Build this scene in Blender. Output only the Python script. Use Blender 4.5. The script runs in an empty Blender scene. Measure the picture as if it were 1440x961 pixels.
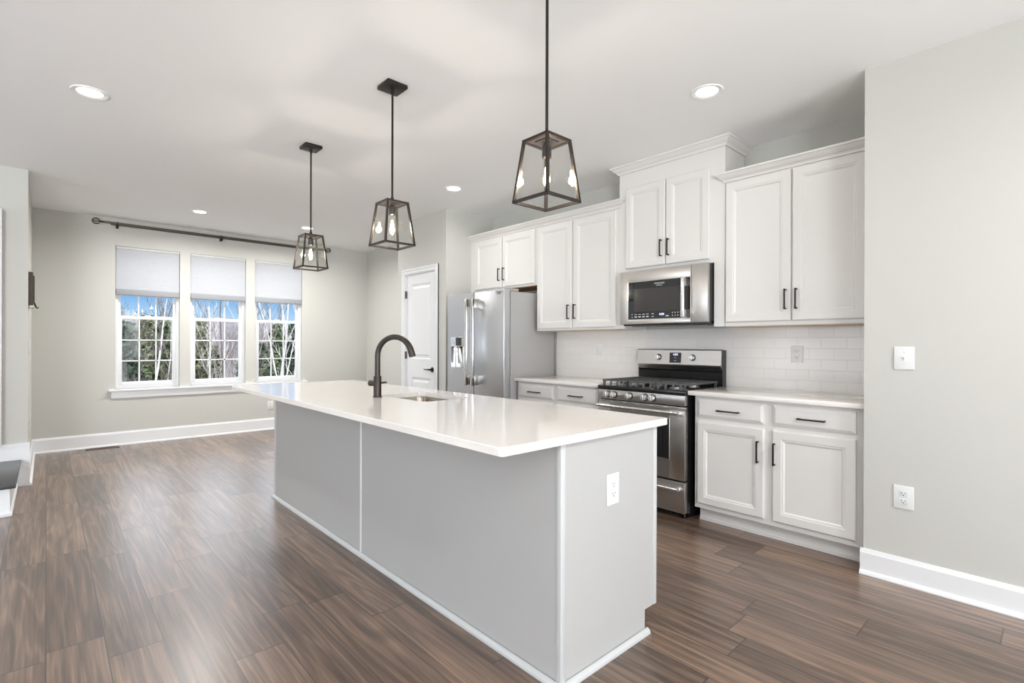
import bpy, bmesh, math, random
from mathutils import Matrix, Vector, Euler
random.seed(7)
SC = bpy.context.scene
COL = SC.collection
PI = math.pi

# ------------------------------------------------------------------ camera
F_PX, YAW, ROLL, CAM_H = 714.4, 0.7417, 0.0029, 1.24
fw = Vector((-math.cos(YAW), math.sin(YAW), 0)); rt = Vector((math.sin(YAW), math.cos(YAW), 0)); up = Vector((0, 0, 1))
r3 = rt * math.cos(ROLL) + up * math.sin(ROLL); u3 = -rt * math.sin(ROLL) + up * math.cos(ROLL)
cam = bpy.data.cameras.new('camera'); cam.sensor_width = 36; cam.lens = 36 * F_PX / 1440
cam.shift_y = 3.5 / 1440; cam.clip_start = 0.05; cam.clip_end = 600
camo = bpy.data.objects.new('camera', cam); COL.objects.link(camo)
m = Matrix.Identity(4)
for i in range(3):
    m[i][0], m[i][1], m[i][2] = r3[i], u3[i], -fw[i]
m.translation = Vector((0, 0, CAM_H)); camo.matrix_world = m
SC.camera = camo

# ------------------------------------------------------------------ view + world + sun
SC.view_settings.view_transform = 'Standard'; SC.view_settings.look = 'None'
SC.view_settings.gamma = 1; SC.view_settings.use_curve_mapping = False
SC.view_settings.exposure = 0.03
SC.cycles.use_denoising = True
SC.cycles.max_bounces = 12; SC.cycles.diffuse_bounces = 8; SC.cycles.glossy_bounces = 6
SC.cycles.transmission_bounces = 8; SC.cycles.transparent_max_bounces = 12
SC.cycles.caustics_reflective = False; SC.cycles.caustics_refractive = False
SC.cycles.sample_clamp_indirect = 8

W = bpy.data.worlds.new('sky'); SC.world = W; W.use_nodes = True
nt = W.node_tree; nt.nodes.clear()
wo = nt.nodes.new('ShaderNodeOutputWorld'); bg = nt.nodes.new('ShaderNodeBackground')
tc = nt.nodes.new('ShaderNodeTexCoord'); sx = nt.nodes.new('ShaderNodeSeparateXYZ')
rp = nt.nodes.new('ShaderNodeValToRGB')
nt.links.new(tc.outputs['Generated'], sx.inputs[0]); nt.links.new(sx.outputs['Z'], rp.inputs[0])
nt.links.new(rp.outputs[0], bg.inputs[0]); nt.links.new(bg.outputs[0], wo.inputs[0])
bg.inputs[1].default_value = 1.0
el = rp.color_ramp.elements
el[0].position = 0.0; el[0].color = (.78, .88, .98, 1)
el[1].position = 0.11; el[1].color = (.19, .44, .84, 1)
e = el.new(0.03); e.color = (.60, .79, .96, 1)
e = el.new(0.07); e.color = (.27, .54, .88, 1)
e = el.new(0.20); e.color = (2.4, 2.7, 3.1, 1)
e = el.new(0.50); e.color = (5.0, 5.3, 5.8, 1)

sun = bpy.data.lights.new('sun', 'SUN'); sun.energy = 1.9; sun.angle = .02; sun.color = (1, .93, .82)
suno = bpy.data.objects.new('sun', sun); COL.objects.link(suno)
suno.rotation_euler = Vector((-.80, -.28, -.62)).to_track_quat('-Z', 'Y').to_euler()

def area(name, loc, direction, sx_, sy_, power, color):
    l = bpy.data.lights.new(name, 'AREA'); l.shape = 'RECTANGLE'; l.size = sx_; l.size_y = sy_
    l.energy = power; l.color = color; l.spread = 2.5
    o = bpy.data.objects.new(name, l); COL.objects.link(o); o.location = loc
    o.rotation_euler = Vector(direction).to_track_quat('-Z', 'Z').to_euler()
    return o
# fill lamps added at unseen, made-up windows, aimed up to brighten the ceiling
area('added_east_daylight', (4.34, 1.2, 1.35), (-1, 0, .9), 3.4, 2.0, 145, (.93, .97, 1))
area('added_east_daylight', (4.34, -2.9, 1.35), (-1, 0, .9), 3.0, 2.0, 490, (.93, .97, 1))
area('added_south_daylight', (-3.4, -5.14, 1.35), (0, 1, .9), 3.0, 2.0, 84, (.86, .93, 1))
area('added_south_daylight', (1.4, -5.14, 1.35), (0, 1, .9), 3.0, 2.0, 8, (.90, .95, 1))

# ------------------------------------------------------------------ materials
def srgb(r, g, b):
    f = lambda c: (c / 255) / 12.92 if c / 255 <= .04045 else ((c / 255 + .055) / 1.055) ** 2.4
    return (f(r), f(g), f(b), 1)
MATS = {}
def mat(name, color, rough=.5, metal=0., spec=.5, emit=None, estr=0., bump=0., bscale=60., var=0., vscale=4., coat=0., aniso=0., stretch=None):
    if name in MATS: return MATS[name]
    M_ = bpy.data.materials.new(name); M_.use_nodes = True; n = M_.node_tree.nodes; L = M_.node_tree.links
    b = n['Principled BSDF']; b.inputs['Base Color'].default_value = color
    b.inputs['Roughness'].default_value = rough; b.inputs['Metallic'].default_value = metal
    b.inputs['Specular IOR Level'].default_value = spec; b.inputs['Coat Weight'].default_value = coat
    if aniso: b.inputs['Anisotropic'].default_value = aniso
    if emit: b.inputs['Emission Color'].default_value = emit; b.inputs['Emission Strength'].default_value = estr
    t = n.new('ShaderNodeTexCoord'); mp = n.new('ShaderNodeMapping'); L.new(t.outputs['Object'], mp.inputs[0])
    if stretch: mp.inputs['Scale'].default_value = stretch
    ns = n.new('ShaderNodeTexNoise'); ns.inputs['Scale'].default_value = vscale; L.new(mp.outputs[0], ns.inputs['Vector'])
    mx = n.new('ShaderNodeMix'); mx.data_type = 'RGBA'; mx.inputs['A'].default_value = [c * (1 - var) for c in color[:3]] + [1]
    mx.inputs['B'].default_value = [min(1, c * (1 + var)) for c in color[:3]] + [1]
    L.new(ns.outputs['Fac'], mx.inputs['Factor']); L.new(mx.outputs['Result'], b.inputs['Base Color'])
    if bump:
        n2 = n.new('ShaderNodeTexNoise'); n2.inputs['Scale'].default_value = bscale; n2.inputs['Detail'].default_value = 3
        L.new(mp.outputs[0], n2.inputs['Vector'])
        bp = n.new('ShaderNodeBump'); bp.inputs['Strength'].default_value = bump; bp.inputs['Distance'].default_value = .002
        L.new(n2.outputs['Fac'], bp.inputs['Height']); L.new(bp.outputs[0], b.inputs['Normal'])
    MATS[name] = M_; return M_

M_WALL = mat('wall_paint', (.548, .545, .512, 1), .75, bump=.08, bscale=180, var=.006)
M_CEIL = mat('ceiling_paint', (.93, .94, .95, 1), .85, bump=.06, bscale=160, var=.004)
M_TRIM = mat('trim_paint', (.76, .77, .78, 1), .38, var=.006)
M_CAB = mat('cabinet_paint', (.735, .72, .70, 1), .38, var=.006)
M_ISL = mat('island_paint', (.438, .436, .428, 1), .42, var=.006)
M_ISLTRIM = mat('island_trim_paint', (.52, .53, .53, 1), .40, var=.006)
M_QUARTZ = mat('white_quartz', (.83, .795, .76, 1), .12, var=.02, vscale=14, coat=.2)
M_BLACKHW = mat('dark_bronze_metal', (.030, .024, .021, 1), .38, metal=.6, var=.05)
M_BRONZE = mat('brushed_bronze_metal', (.055, .045, .040, 1), .38, metal=.8, var=.1)
M_ROD = mat('bronze_rod_metal', (.13, .105, .095, 1), .35, metal=.8, var=.1)
M_STEEL = mat('brushed_steel', (.53, .505, .48, 1), .34, metal=1, aniso=.6, var=.03, vscale=60, stretch=(1, 1, 40), bump=.02, bscale=200)
M_STEELV = mat('brushed_steel_vertical', (.62, .63, .65, 1), .36, metal=1, aniso=.3, var=.03, vscale=60, stretch=(40, 40, 1), bump=.02, bscale=200)
M_CHROME = mat('polished_steel', (.80, .80, .79, 1), .16, metal=1, var=.01)
M_KNOB = mat('satin_knob_metal', (.82, .82, .81, 1), .38, metal=.8)
M_FRSIDE = mat('fridge_side_grey', (.44, .435, .425, 1), .45, metal=.1, bump=.1, bscale=300, var=.01)
M_BLACK = mat('black_enamel', (.010, .010, .010, 1), .18, var=.02)
M_GLASSBLK = mat('black_glass', (.012, .012, .013, 1), .05, var=.02, coat=.3)
M_SCREEN = mat('oven_window_screen', (.045, .04, .037, 1), .12, var=.2, vscale=2)
M_IRON = mat('cast_iron', (.085, .085, .087, 1), .42, metal=.2, bump=.3, bscale=120, var=.1)
M_PLATE = mat('white_plastic', (.74, .75, .74, 1), .35, var=.003)
M_SLOT = mat('dark_slot', (.05, .05, .05, 1), .6, var=.02)
M_WOODU = mat('raw_plywood', (.42, .22, .12, 1), .6, var=.15, vscale=12, stretch=(1, 8, 8))
M_WOODEDGE = mat('pale_plywood', (.72, .58, .43, 1), .6, var=.1, vscale=12, stretch=(1, 8, 8))
M_SLATE = mat('honed_slate', (.045, .047, .047, 1), .32, bump=.15, bscale=25, var=.25, vscale=9)
M_VENT = mat('brown_register_metal', (.13, .085, .06, 1), .45, metal=.3, var=.05)
M_PLAQUE = mat('weathered_brown_wood', (.095, .075, .062, 1), .6, var=.3, vscale=25, stretch=(6, 6, 1))
M_LAMP = mat('lit_lens', (1, 1, 1, 1), .5, emit=(1, .98, .95, 1), estr=6)
M_CANRING = mat('white_can_trim', (.88, .88, .88, 1), .5, emit=None)
M_FIL = mat('glowing_filament', (1, .8, .5, 1), .5, emit=(1, .86, .66, 1), estr=60)
M_TEXT = mat('white_lettering', (.55, .55, .55, 1), .5, emit=(1, 1, 1, 1), estr=.08)
M_LED = mat('clock_digits', (.5, .55, .9, 1), .5, emit=(.62, .66, 1, 1), estr=1.6)
M_BADGE = mat('badge_lettering', (.12, .12, .12, 1), .4, metal=.3, var=.02)

def glass_mat(name, tint=(1, 1, 1, 1), alpha=.10, rough=.0):
    M_ = bpy.data.materials.new(name); M_.use_nodes = True; n = M_.node_tree.nodes; L = M_.node_tree.links
    n.clear(); o = n.new('ShaderNodeOutputMaterial'); t = n.new('ShaderNodeBsdfTransparent'); g = n.new('ShaderNodeBsdfGlossy')
    t.inputs[0].default_value = tint; g.inputs['Roughness'].default_value = rough
    lw = n.new('ShaderNodeLayerWeight'); lw.inputs[0].default_value = .5
    pw = n.new('ShaderNodeMath'); pw.operation = 'POWER'; pw.inputs[1].default_value = 5; L.new(lw.outputs['Facing'], pw.inputs[0])
    mt = n.new('ShaderNodeMath'); mt.operation = 'MULTIPLY_ADD'; mt.inputs[1].default_value = .9; mt.inputs[2].default_value = alpha
    L.new(pw.outputs[0], mt.inputs[0])
    mx = n.new('ShaderNodeMixShader'); L.new(mt.outputs[0], mx.inputs[0]); L.new(t.outputs[0], mx.inputs[1]); L.new(g.outputs[0], mx.inputs[2])
    L.new(mx.outputs[0], o.inputs[0]); MATS[name] = M_; return M_
M_PANE = glass_mat('window_glass', (.97, .985, 1, 1), .012)
M_LGLASS = glass_mat('lantern_glass', (.97, .97, .96, 1), .035)
M_BULB = glass_mat('bulb_glass', (1, .97, .90, 1), .06)

def shade_mat():
    M_ = bpy.data.materials.new('cellular_fabric'); M_.use_nodes = True; n = M_.node_tree.nodes; L = M_.node_tree.links
    n.clear(); o = n.new('ShaderNodeOutputMaterial'); d = n.new('ShaderNodeBsdfDiffuse'); t = n.new('ShaderNodeBsdfTranslucent')
    ns = n.new('ShaderNodeTexNoise'); ns.inputs['Scale'].default_value = 12
    cr = n.new('ShaderNodeValToRGB'); cr.color_ramp.elements[0].color = (.62, .635, .665, 1); cr.color_ramp.elements[1].color = (.66, .675, .71, 1)
    L.new(ns.outputs['Fac'], cr.inputs[0]); L.new(cr.outputs[0], d.inputs[0]); L.new(cr.outputs[0], t.inputs[0])
    mx = n.new('ShaderNodeMixShader'); mx.inputs[0].default_value = .32
    L.new(d.outputs[0], mx.inputs[1]); L.new(t.outputs[0], mx.inputs[2]); L.new(mx.outputs[0], o.inputs[0]); return M_
M_SHADE = shade_mat()
M_RAIL = mat('shade_rail', (.55, .55, .55, 1), .5, var=.01)

def floor_mat():
    M_ = bpy.data.materials.new('oak_plank_floor'); M_.use_nodes = True; n = M_.node_tree.nodes; L = M_.node_tree.links
    b = n['Principled BSDF']
    g = n.new('ShaderNodeNewGeometry'); s = n.new('ShaderNodeSeparateXYZ'); L.new(g.outputs['Position'], s.inputs[0])
    def mth(op, a, b_=None, c=None):
        k = n.new('ShaderNodeMath'); k.operation = op
        for i, v in enumerate((a, b_, c)):
            if v is None: continue
            if hasattr(v, 'links'): L.new(v, k.inputs[i])
            else: k.inputs[i].default_value = v
        return k.outputs[0]
    PW, PL = .182, 1.22
    rowf = mth('DIVIDE', s.outputs['Y'], PW); row = mth('FLOOR', rowf); fy = mth('FRACT', rowf)
    wn = n.new('ShaderNodeTexWhiteNoise'); wn.noise_dimensions = '1D'; L.new(row, wn.inputs['W'])
    colf = mth('ADD', mth('DIVIDE', s.outputs['X'], PL), mth('MULTIPLY', wn.outputs['Value'], 7.3)); col = mth('FLOOR', colf); fx = mth('FRACT', colf)
    cmb = n.new('ShaderNodeCombineXYZ'); L.new(row, cmb.inputs[0]); L.new(col, cmb.inputs[1])
    w2 = n.new('ShaderNodeTexWhiteNoise'); w2.noise_dimensions = '2D'; L.new(cmb.outputs[0], w2.inputs['Vector'])
    rnd = w2.outputs['Value']
    # per-plank grain coordinates
    gx = mth('ADD', s.outputs['X'], mth('MULTIPLY', rnd, 37)); gy = mth('ADD', s.outputs['Y'], mth('MULTIPLY', rnd, 11))
    gc = n.new('ShaderNodeCombineXYZ'); L.new(gx, gc.inputs[0]); L.new(gy, gc.inputs[1]); L.new(mth('MULTIPLY', rnd, 5), gc.inputs[2])
    def nz(scale, sc, detail, dist=0.):
        mp = n.new('ShaderNodeMapping'); mp.inputs['Scale'].default_value = scale; L.new(gc.outputs[0], mp.inputs[0])
        t = n.new('ShaderNodeTexNoise'); t.inputs['Scale'].default_value = sc; t.inputs['Detail'].default_value = detail
        t.inputs['Distortion'].default_value = dist; L.new(mp.outputs[0], t.inputs['Vector']); return t.outputs['Fac']
    broad = nz((.50, 7.0, 1), 1.0, 3, .45)
    bands = mth('SINE', mth('MULTIPLY', broad, 58))            # cathedral figure
    bands = mth('POWER', mth('MULTIPLY_ADD', bands, .5, .5), 1.6)
    fine = nz((3.2, 120, 1), 1.0, 5, .2)
    mid = nz((1.3, 30, 1), 1.0, 4, .3)
    v = mth('ADD', mth('MULTIPLY', bands, .15), mth('ADD', mth('MULTIPLY', fine, .56), mth('ADD', mth('MULTIPLY', mid, .56), mth('MULTIPLY', rnd, .22))))
    cr = n.new('ShaderNodeValToRGB'); L.new(v, cr.inputs[0]); E_ = cr.color_ramp.elements
    E_[0].position = .44; E_[0].color = (.038, .024, .016, 1); E_[1].position = 1.0; E_[1].color = (.275, .180, .120, 1)
    e_ = E_.new(.62); e_.color = (.088, .054, .036, 1); e_ = E_.new(.79); e_.color = (.158, .099, .066, 1)
    ey = mth('MINIMUM', fy, mth('SUBTRACT', 1, fy)); ex = mth('MINIMUM', fx, mth('SUBTRACT', 1, fx))
    seam = mth('MAXIMUM', mth('LESS_THAN', ey, .012), mth('LESS_THAN', ex, .0022))
    mx = n.new('ShaderNodeMix'); mx.data_type = 'RGBA'; L.new(mth('MULTIPLY', seam, .8), mx.inputs['Factor']); L.new(cr.outputs[0], mx.inputs['A'])
    mx.inputs['B'].default_value = (.018, .011, .008, 1); L.new(mx.outputs['Result'], b.inputs['Base Color'])
    L.new(mth('MULTIPLY_ADD', fine, .14, .33), b.inputs['Roughness'])
    b.inputs['Specular IOR Level'].default_value = .85; b.inputs['Coat Weight'].default_value = .55; b.inputs['Coat Roughness'].default_value = .27
    bp = n.new('ShaderNodeBump'); bp.inputs['Strength'].default_value = .25; bp.inputs['Distance'].default_value = .0012
    L.new(mth('SUBTRACT', fine, mth('MULTIPLY', seam, 1.5)), bp.inputs['Height']); L.new(bp.outputs[0], b.inputs['Normal'])
    return M_
M_FLOOR = floor_mat()

def tile_mat():
    M_ = bpy.data.materials.new('subway_tile'); M_.use_nodes = True; n = M_.node_tree.nodes; L = M_.node_tree.links
    b = n['Principled BSDF']; g = n.new('ShaderNodeNewGeometry'); s = n.new('ShaderNodeSeparateXYZ'); c = n.new('ShaderNodeCombineXYZ')
    L.new(g.outputs['Position'], s.inputs[0]); L.new(s.outputs['X'], c.inputs[0]); L.new(s.outputs['Z'], c.inputs[1])
    br = n.new('ShaderNodeTexBrick'); L.new(c.outputs[0], br.inputs['Vector']); br.inputs['Scale'].default_value = 1
    br.inputs['Brick Width'].default_value = .152; br.inputs['Row Height'].default_value = .076; br.inputs['Mortar Size'].default_value = .0016
    br.inputs['Mortar Smooth'].default_value = .4
    br.inputs['Color1'].default_value = (.79, .77, .752, 1); br.inputs['Color2'].default_value = (.765, .745, .73, 1); br.inputs['Mortar'].default_value = (.70, .685, .665, 1)
    L.new(br.outputs['Color'], b.inputs['Base Color']); b.inputs['Roughness'].default_value = .17
    bp = n.new('ShaderNodeBump'); bp.invert = True; bp.inputs['Strength'].default_value = .5; bp.inputs['Distance'].default_value = .0015
    L.new(br.outputs['Fac'], bp.inputs['Height']); L.new(bp.outputs[0], b.inputs['Normal']); return M_
M_TILE = tile_mat()

# ------------------------------------------------------------------ mesh helpers
def box(bm, x0, x1, y0, y1, z0, z1, bev=0., seg=2):
    b = bmesh.new()
    vs = [b.verts.new(p) for p in ((x0, y0, z0), (x1, y0, z0), (x1, y1, z0), (x0, y1, z0), (x0, y0, z1), (x1, y0, z1), (x1, y1, z1), (x0, y1, z1))]
    for f in ((0, 3, 2, 1), (4, 5, 6, 7), (0, 1, 5, 4), (1, 2, 6, 5), (2, 3, 7, 6), (3, 0, 4, 7)): b.faces.new([vs[i] for i in f])
    if bev: bmesh.ops.bevel(b, geom=b.edges[:], offset=bev, segments=seg, profile=.5, affect='EDGES')
    merge(bm, b)
def merge(bm, b, M=None):
    me = bpy.data.meshes.new('tmp'); b.to_mesh(me); b.free()
    if M is not None: me.transform(M)
    bm.from_mesh(me); bpy.data.meshes.remove(me)
def cyl(bm, p0, p1, r, seg=20, r2=None):
    p0, p1 = Vector(p0), Vector(p1); d = p1 - p0
    b = bmesh.new(); bmesh.ops.create_cone(b, cap_ends=True, segments=seg, radius1=r, radius2=r if r2 is None else r2, depth=d.length)
    merge(bm, b, Matrix.Translation((p0 + p1) / 2) @ d.to_track_quat('Z', 'Y').to_matrix().to_4x4())
def sph(bm, c, r, sc=(1, 1, 1), seg=20):
    b = bmesh.new(); bmesh.ops.create_uvsphere(b, u_segments=seg, v_segments=seg // 2, radius=r)
    merge(bm, b, Matrix.Translation(c) @ Matrix.Diagonal((sc[0], sc[1], sc[2], 1)))
def torus(bm, c, R, r, rot=None, a=32, b_=8, sc=(1, 1, 1)):
    b = bmesh.new(); rows = []
    for i in range(a):
        t = 2 * PI * i / a; rows.append([b.verts.new(((R + r * math.cos(2 * PI * j / b_)) * math.cos(t), (R + r * math.cos(2 * PI * j / b_)) * math.sin(t), r * math.sin(2 * PI * j / b_))) for j in range(b_)])
    for i in range(a):
        for j in range(b_): b.faces.new([rows[i][j], rows[(i + 1) % a][j], rows[(i + 1) % a][(j + 1) % b_], rows[i][(j + 1) % b_]])
    merge(bm, b, Matrix.Translation(c) @ (rot.to_matrix().to_4x4() if rot else Matrix.Identity(4)) @ Matrix.Diagonal((sc[0], sc[1], sc[2], 1)))
def tube(bm, pts, rad, seg=12, cap=True):
    """rad: one number or one per point"""
    pts = [Vector(p) for p in pts]; n = len(pts)
    if not hasattr(rad, '__len__'): rad = [rad] * n
    rings = []; prev = None
    for i, p in enumerate(pts):
        t = (pts[min(i + 1, n - 1)] - pts[max(i - 1, 0)]).normalized()
        if prev is None:
            a = Vector((0, 0, 1)) if abs(t.z) < .9 else Vector((1, 0, 0)); u = t.cross(a).normalized()
        else: u = (prev - t * prev.dot(t)).normalized()
        prev = u; v = t.cross(u)
        rings.append([bm.verts.new(p + (u * math.cos(2 * PI * k / seg) + v * math.sin(2 * PI * k / seg)) * rad[i]) for k in range(seg)])
    for i in range(n - 1):
        for k in range(seg): bm.faces.new([rings[i][k], rings[i][(k + 1) % seg], rings[i + 1][(k + 1) % seg], rings[i + 1][k]])
    if cap: bm.faces.new(rings[0][::-1]); bm.faces.new(rings[-1])
def lathe(bm, c, prof, seg=32, axis='Z'):
    """prof: list of (radius, height)"""
    b = bmesh.new(); rows = []
    for r, h in prof: rows.append([b.verts.new((r * math.cos(2 * PI * k / seg), r * math.sin(2 * PI * k / seg), h)) for k in range(seg)])
    for i in range(len(rows) - 1):
        for k in range(seg): b.faces.new([rows[i][k], rows[i][(k + 1) % seg], rows[i + 1][(k + 1) % seg], rows[i + 1][k]])
    if prof[0][0] > 1e-5: b.faces.new(rows[0][::-1])
    if prof[-1][0] > 1e-5: b.faces.new(rows[-1])
    R = {'Z': Matrix.Identity(4), '-Y': Matrix.Rotation(PI / 2, 4, 'X'), 'X': Matrix.Rotation(PI / 2, 4, 'Y')}[axis]
    bmesh.ops.remove_doubles(b, verts=b.verts[:], dist=1e-6)
    merge(bm, b, Matrix.Translation(c) @ R)
def rings(bm, x0, x1, z0, z1, steps, back=None):
    """nested rectangles facing -Y; steps = [(inset, y)], the last is filled; back = y of the back face"""
    loops = []
    for ins, y in steps:
        loops.append([bm.verts.new(p) for p in ((x0 + ins, y, z0 + ins), (x1 - ins, y, z0 + ins), (x1 - ins, y, z1 - ins), (x0 + ins, y, z1 - ins))])
    for a, b in zip(loops, loops[1:]):
        for k in range(4): bm.faces.new([a[k], a[(k + 1) % 4], b[(k + 1) % 4], b[k]])
    bm.faces.new(loops[-1])
    if back is not None:
        bl = [bm.verts.new((v.co.x, back, v.co.z)) for v in loops[0]]
        for k in range(4): bm.faces.new([bl[k], bl[(k + 1) % 4], loops[0][(k + 1) % 4], loops[0][k]])
        bm.faces.new(bl[::-1])
def obj(name, bm, material, parent=None, loc=None, smooth=False, label=None, kind=None):
    me = bpy.data.meshes.new(name)
    bmesh.ops.recalc_face_normals(bm, faces=bm.faces[:])
    bm.to_mesh(me); bm.free(); me.materials.append(material)
    if smooth:
        for p in me.polygons: p.use_smooth = True
        try: me.set_sharp_from_angle(angle=math.radians(40))
        except Exception: pass
    o = bpy.data.objects.new(name, me); COL.objects.link(o)
    if parent is not None:
        o.parent = parent
        base = Vector((0, 0, 0)); q = parent
        while q is not None: base += q.location; q = q.parent
        if loc is None: me.transform(Matrix.Translation(-base))        # meshes are written in world coordinates
        else: o.location = loc
    elif loc is not None: o.location = loc
    if label: o['label'] = label
    if kind: o['kind'] = kind
    return o
def one(name, fn, material, parent=None, **k):
    bm = bmesh.new(); fn(bm); return obj(name, bm, material, parent, **k)
def bx(name, dims, material, parent=None, bev=0., **k):
    bm = bmesh.new(); box(bm, *dims, bev=bev); return obj(name, bm, material, parent, smooth=bool(bev), **k)
def thing(name, label, cat, loc=(0, 0, 0), group=None, rz=0):
    o = bpy.data.objects.new(name, None); COL.objects.link(o); o.location = loc; o.rotation_euler = (0, 0, rz); o.empty_display_size = .05
    o['label'] = label; o['category'] = cat
    if group: o['group'] = group
    return o
def tag(o, label, cat, group=None):
    o['label'] = label; o['category'] = cat
    if group: o['group'] = group
    return o
def struct(name, loc=(0, 0, 0)):
    o = bpy.data.objects.new(name, None); COL.objects.link(o); o.location = loc; o['kind'] = 'structure'; o.empty_display_size = .05; return o
def children(o): return [c for c in bpy.data.objects if c.parent == o]
def copy_tree(o, parent=None):
    c = o.copy(); COL.objects.link(c); c.parent = parent
    for ch in children(o):
        if ch is not c: copy_tree(ch, c)
    return c
def text(name, body, size, loc, rot, material, parent, ext=.0006):
    cu = bpy.data.curves.new(name, 'FONT'); cu.body = body; cu.size = size; cu.extrude = ext; cu.align_x = 'CENTER'; cu.align_y = 'CENTER'
    t = bpy.data.objects.new('tmp_text', cu); COL.objects.link(t)
    me = bpy.data.meshes.new_from_object(t.evaluated_get(bpy.context.evaluated_depsgraph_get()))
    bpy.data.objects.remove(t); me.materials.clear(); me.materials.append(material)
    me.transform(Euler(rot).to_matrix().to_4x4())
    o = bpy.data.objects.new(name, me); COL.objects.link(o); o.parent = parent
    base = Vector((0, 0, 0)); q = parent
    while q is not None: base += q.location; q = q.parent
    o.location = Vector(loc) - base
    return o

# ------------------------------------------------------------------ room shell
CH = 2.74
XW = -7.75          # window wall
YB = 3.94           # kitchen wall
YR = 3.285          # right-hand wall face
YP = 3.26           # pantry wall face
XP = -4.645         # pantry side
XE, YS = 4.2, -5.0  # walls behind the camera
XF = -6.1           # fireplace wall
YL = -.12
def holes(bm, axis, a0, a1, z0, z1, d0, d1, hs):
    """slab across (a, z) between depths d0..d1 with rectangular holes (a0,a1,z0,z1)"""
    As = sorted({a0, a1, *[h[0] for h in hs], *[h[1] for h in hs]})
    for p, q in zip(As, As[1:]):
        mid = (p + q) / 2; cuts = [(h[2], h[3]) for h in hs if h[0] < mid < h[1]]; z = z0
        segs = []
        for c0, c1 in sorted(cuts): segs.append((z, c0)); z = c1
        segs.append((z, z1))
        for s0, s1 in segs:
            if s1 - s0 > 1e-4:
                if axis == 'x': box(bm, p, q, d0, d1, s0, s1)
                else: box(bm, d0, d1, p, q, s0, s1)
bx('floor', (XW - .15, XE + .15, YS - .15, 4.1, -.15, 0), M_FLOOR, kind='structure')
bx('ceiling', (XW - .15, XE + .15, YS - .15, 4.1, CH, CH + .2), M_CEIL, kind='structure')
WIN = [(.612, 1.270), (1.388, 2.052), (2.172, 2.826)]
WZ0, WZ1 = .680, 2.415
bm = bmesh.new(); holes(bm, 'y', YS - .15, 4.1, 0, CH, XW - .15, XW, [(a, b, WZ0, WZ1) for a, b in WIN]); obj('wall_window_side', bm, M_WALL, kind='structure')
bx('wall_back', (XP, -.745, YB, YB + .16, 0, CH), M_WALL, kind='structure')
bx('wall_right', (-.745, XE + .15, YR, YB + .16, 0, CH), M_WALL, kind='structure')
DX0, DX1, DZ = -5.490, -4.857, 2.072
bm = bmesh.new(); holes(bm, 'x', -5.684, XP, 0, CH, YP, YP + .11, [(DX0 - .012, DX1 + .012, 0, DZ + .012)]); obj('wall_pantry_front', bm, M_WALL, kind='structure')
bx('wall_pantry_right', (XP - .11, XP, YP + .11, YB + .16, 0, CH), M_WALL, kind='structure')
bx('wall_pantry_left', (-5.684, -5.574, YP + .11, 4.1, 0, CH), M_WALL, kind='structure')
bx('wall_far_right', (XW, -5.684, 3.87, 4.1, 0, CH), M_WALL, kind='structure')
bx('wall_left', (XW, XF, YL - .18, YL, 0, CH), M_WALL, kind='structure')
bx('wall_fireplace', (XF - .18, XF, YS, YL - .18, 0, CH), M_WALL, kind='structure')
RW_S = [(-4.9, -1.9, .35, 2.35), (-.1, 2.9, .35, 2.35)]
RW_E = [(-4.4, -1.4, .35, 2.35), (-.5, 2.9, .35, 2.35)]
bm = bmesh.new(); holes(bm, 'x', XW, XE + .15, 0, CH, YS - .15, YS, RW_S); obj('wall_rear', bm, M_WALL, kind='structure')
bm = bmesh.new(); holes(bm, 'y', YS, YR, 0, CH, XE, XE + .15, RW_E); obj('wall_living_side', bm, M_WALL, kind='structure')
bx('wall_backsplash', (-3.6, -.745, YB - .008, YB, .914, 1.372), M_TILE, kind='structure')

# baseboards with a shoe moulding
def baseboard(name, p, q, nrm, h=.135, t=.014):
    """p,q ends on the wall face; nrm = into the room"""
    p, q, nn = Vector((*p, 0)), Vector((*q, 0)), Vector((*nrm, 0))
    prof = [(0, 0), (.030, 0), (.030, .006), (.026, .016), (t + .002, .022), (t, .022), (t, h - .022), (t - .004, h - .012), (.006, h), (0, h)]
    bm = bmesh.new(); a = [bm.verts.new(p + nn * o_ + up * z) for o_, z in prof]; b = [bm.verts.new(q + nn * o_ + up * z) for o_, z in prof]
    for k in range(len(prof)): bm.faces.new([a[k], a[(k + 1) % len(prof)], b[(k + 1) % len(prof)], b[k]])
    bm.faces.new(a); bm.faces.new(b[::-1]); return obj(name, bm, M_TRIM, kind='structure')
baseboard('baseboard_right', (-.745 - .014, YR), (XE, YR), (0, -1))
baseboard('baseboard_window_side', (XW, YL), (XW, 3.87), (1, 0), h=.165)
baseboard('baseboard_far_right', (XW, 3.87), (-5.684, 3.87), (0, -1), h=.165)
baseboard('baseboard_left', (XW, YL), (XF + .02, YL), (0, 1), h=.165)
baseboard('baseboard_pantry_left', (-5.684, YP), (-5.575, YP), (0, -1))
baseboard('baseboard_pantry_right', (-4.785, YP), (XP, YP), (0, -1))
# tall plinth block at the fireplace corner
bx('trim_1', (XF, XF + .016, -1.9, YL + .014, .0, .372), M_TRIM, kind='structure')
bx('trim_2', (XF + .016, XF + .022, -1.9, YL + .014, .345, .372), M_TRIM, kind='structure')

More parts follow.
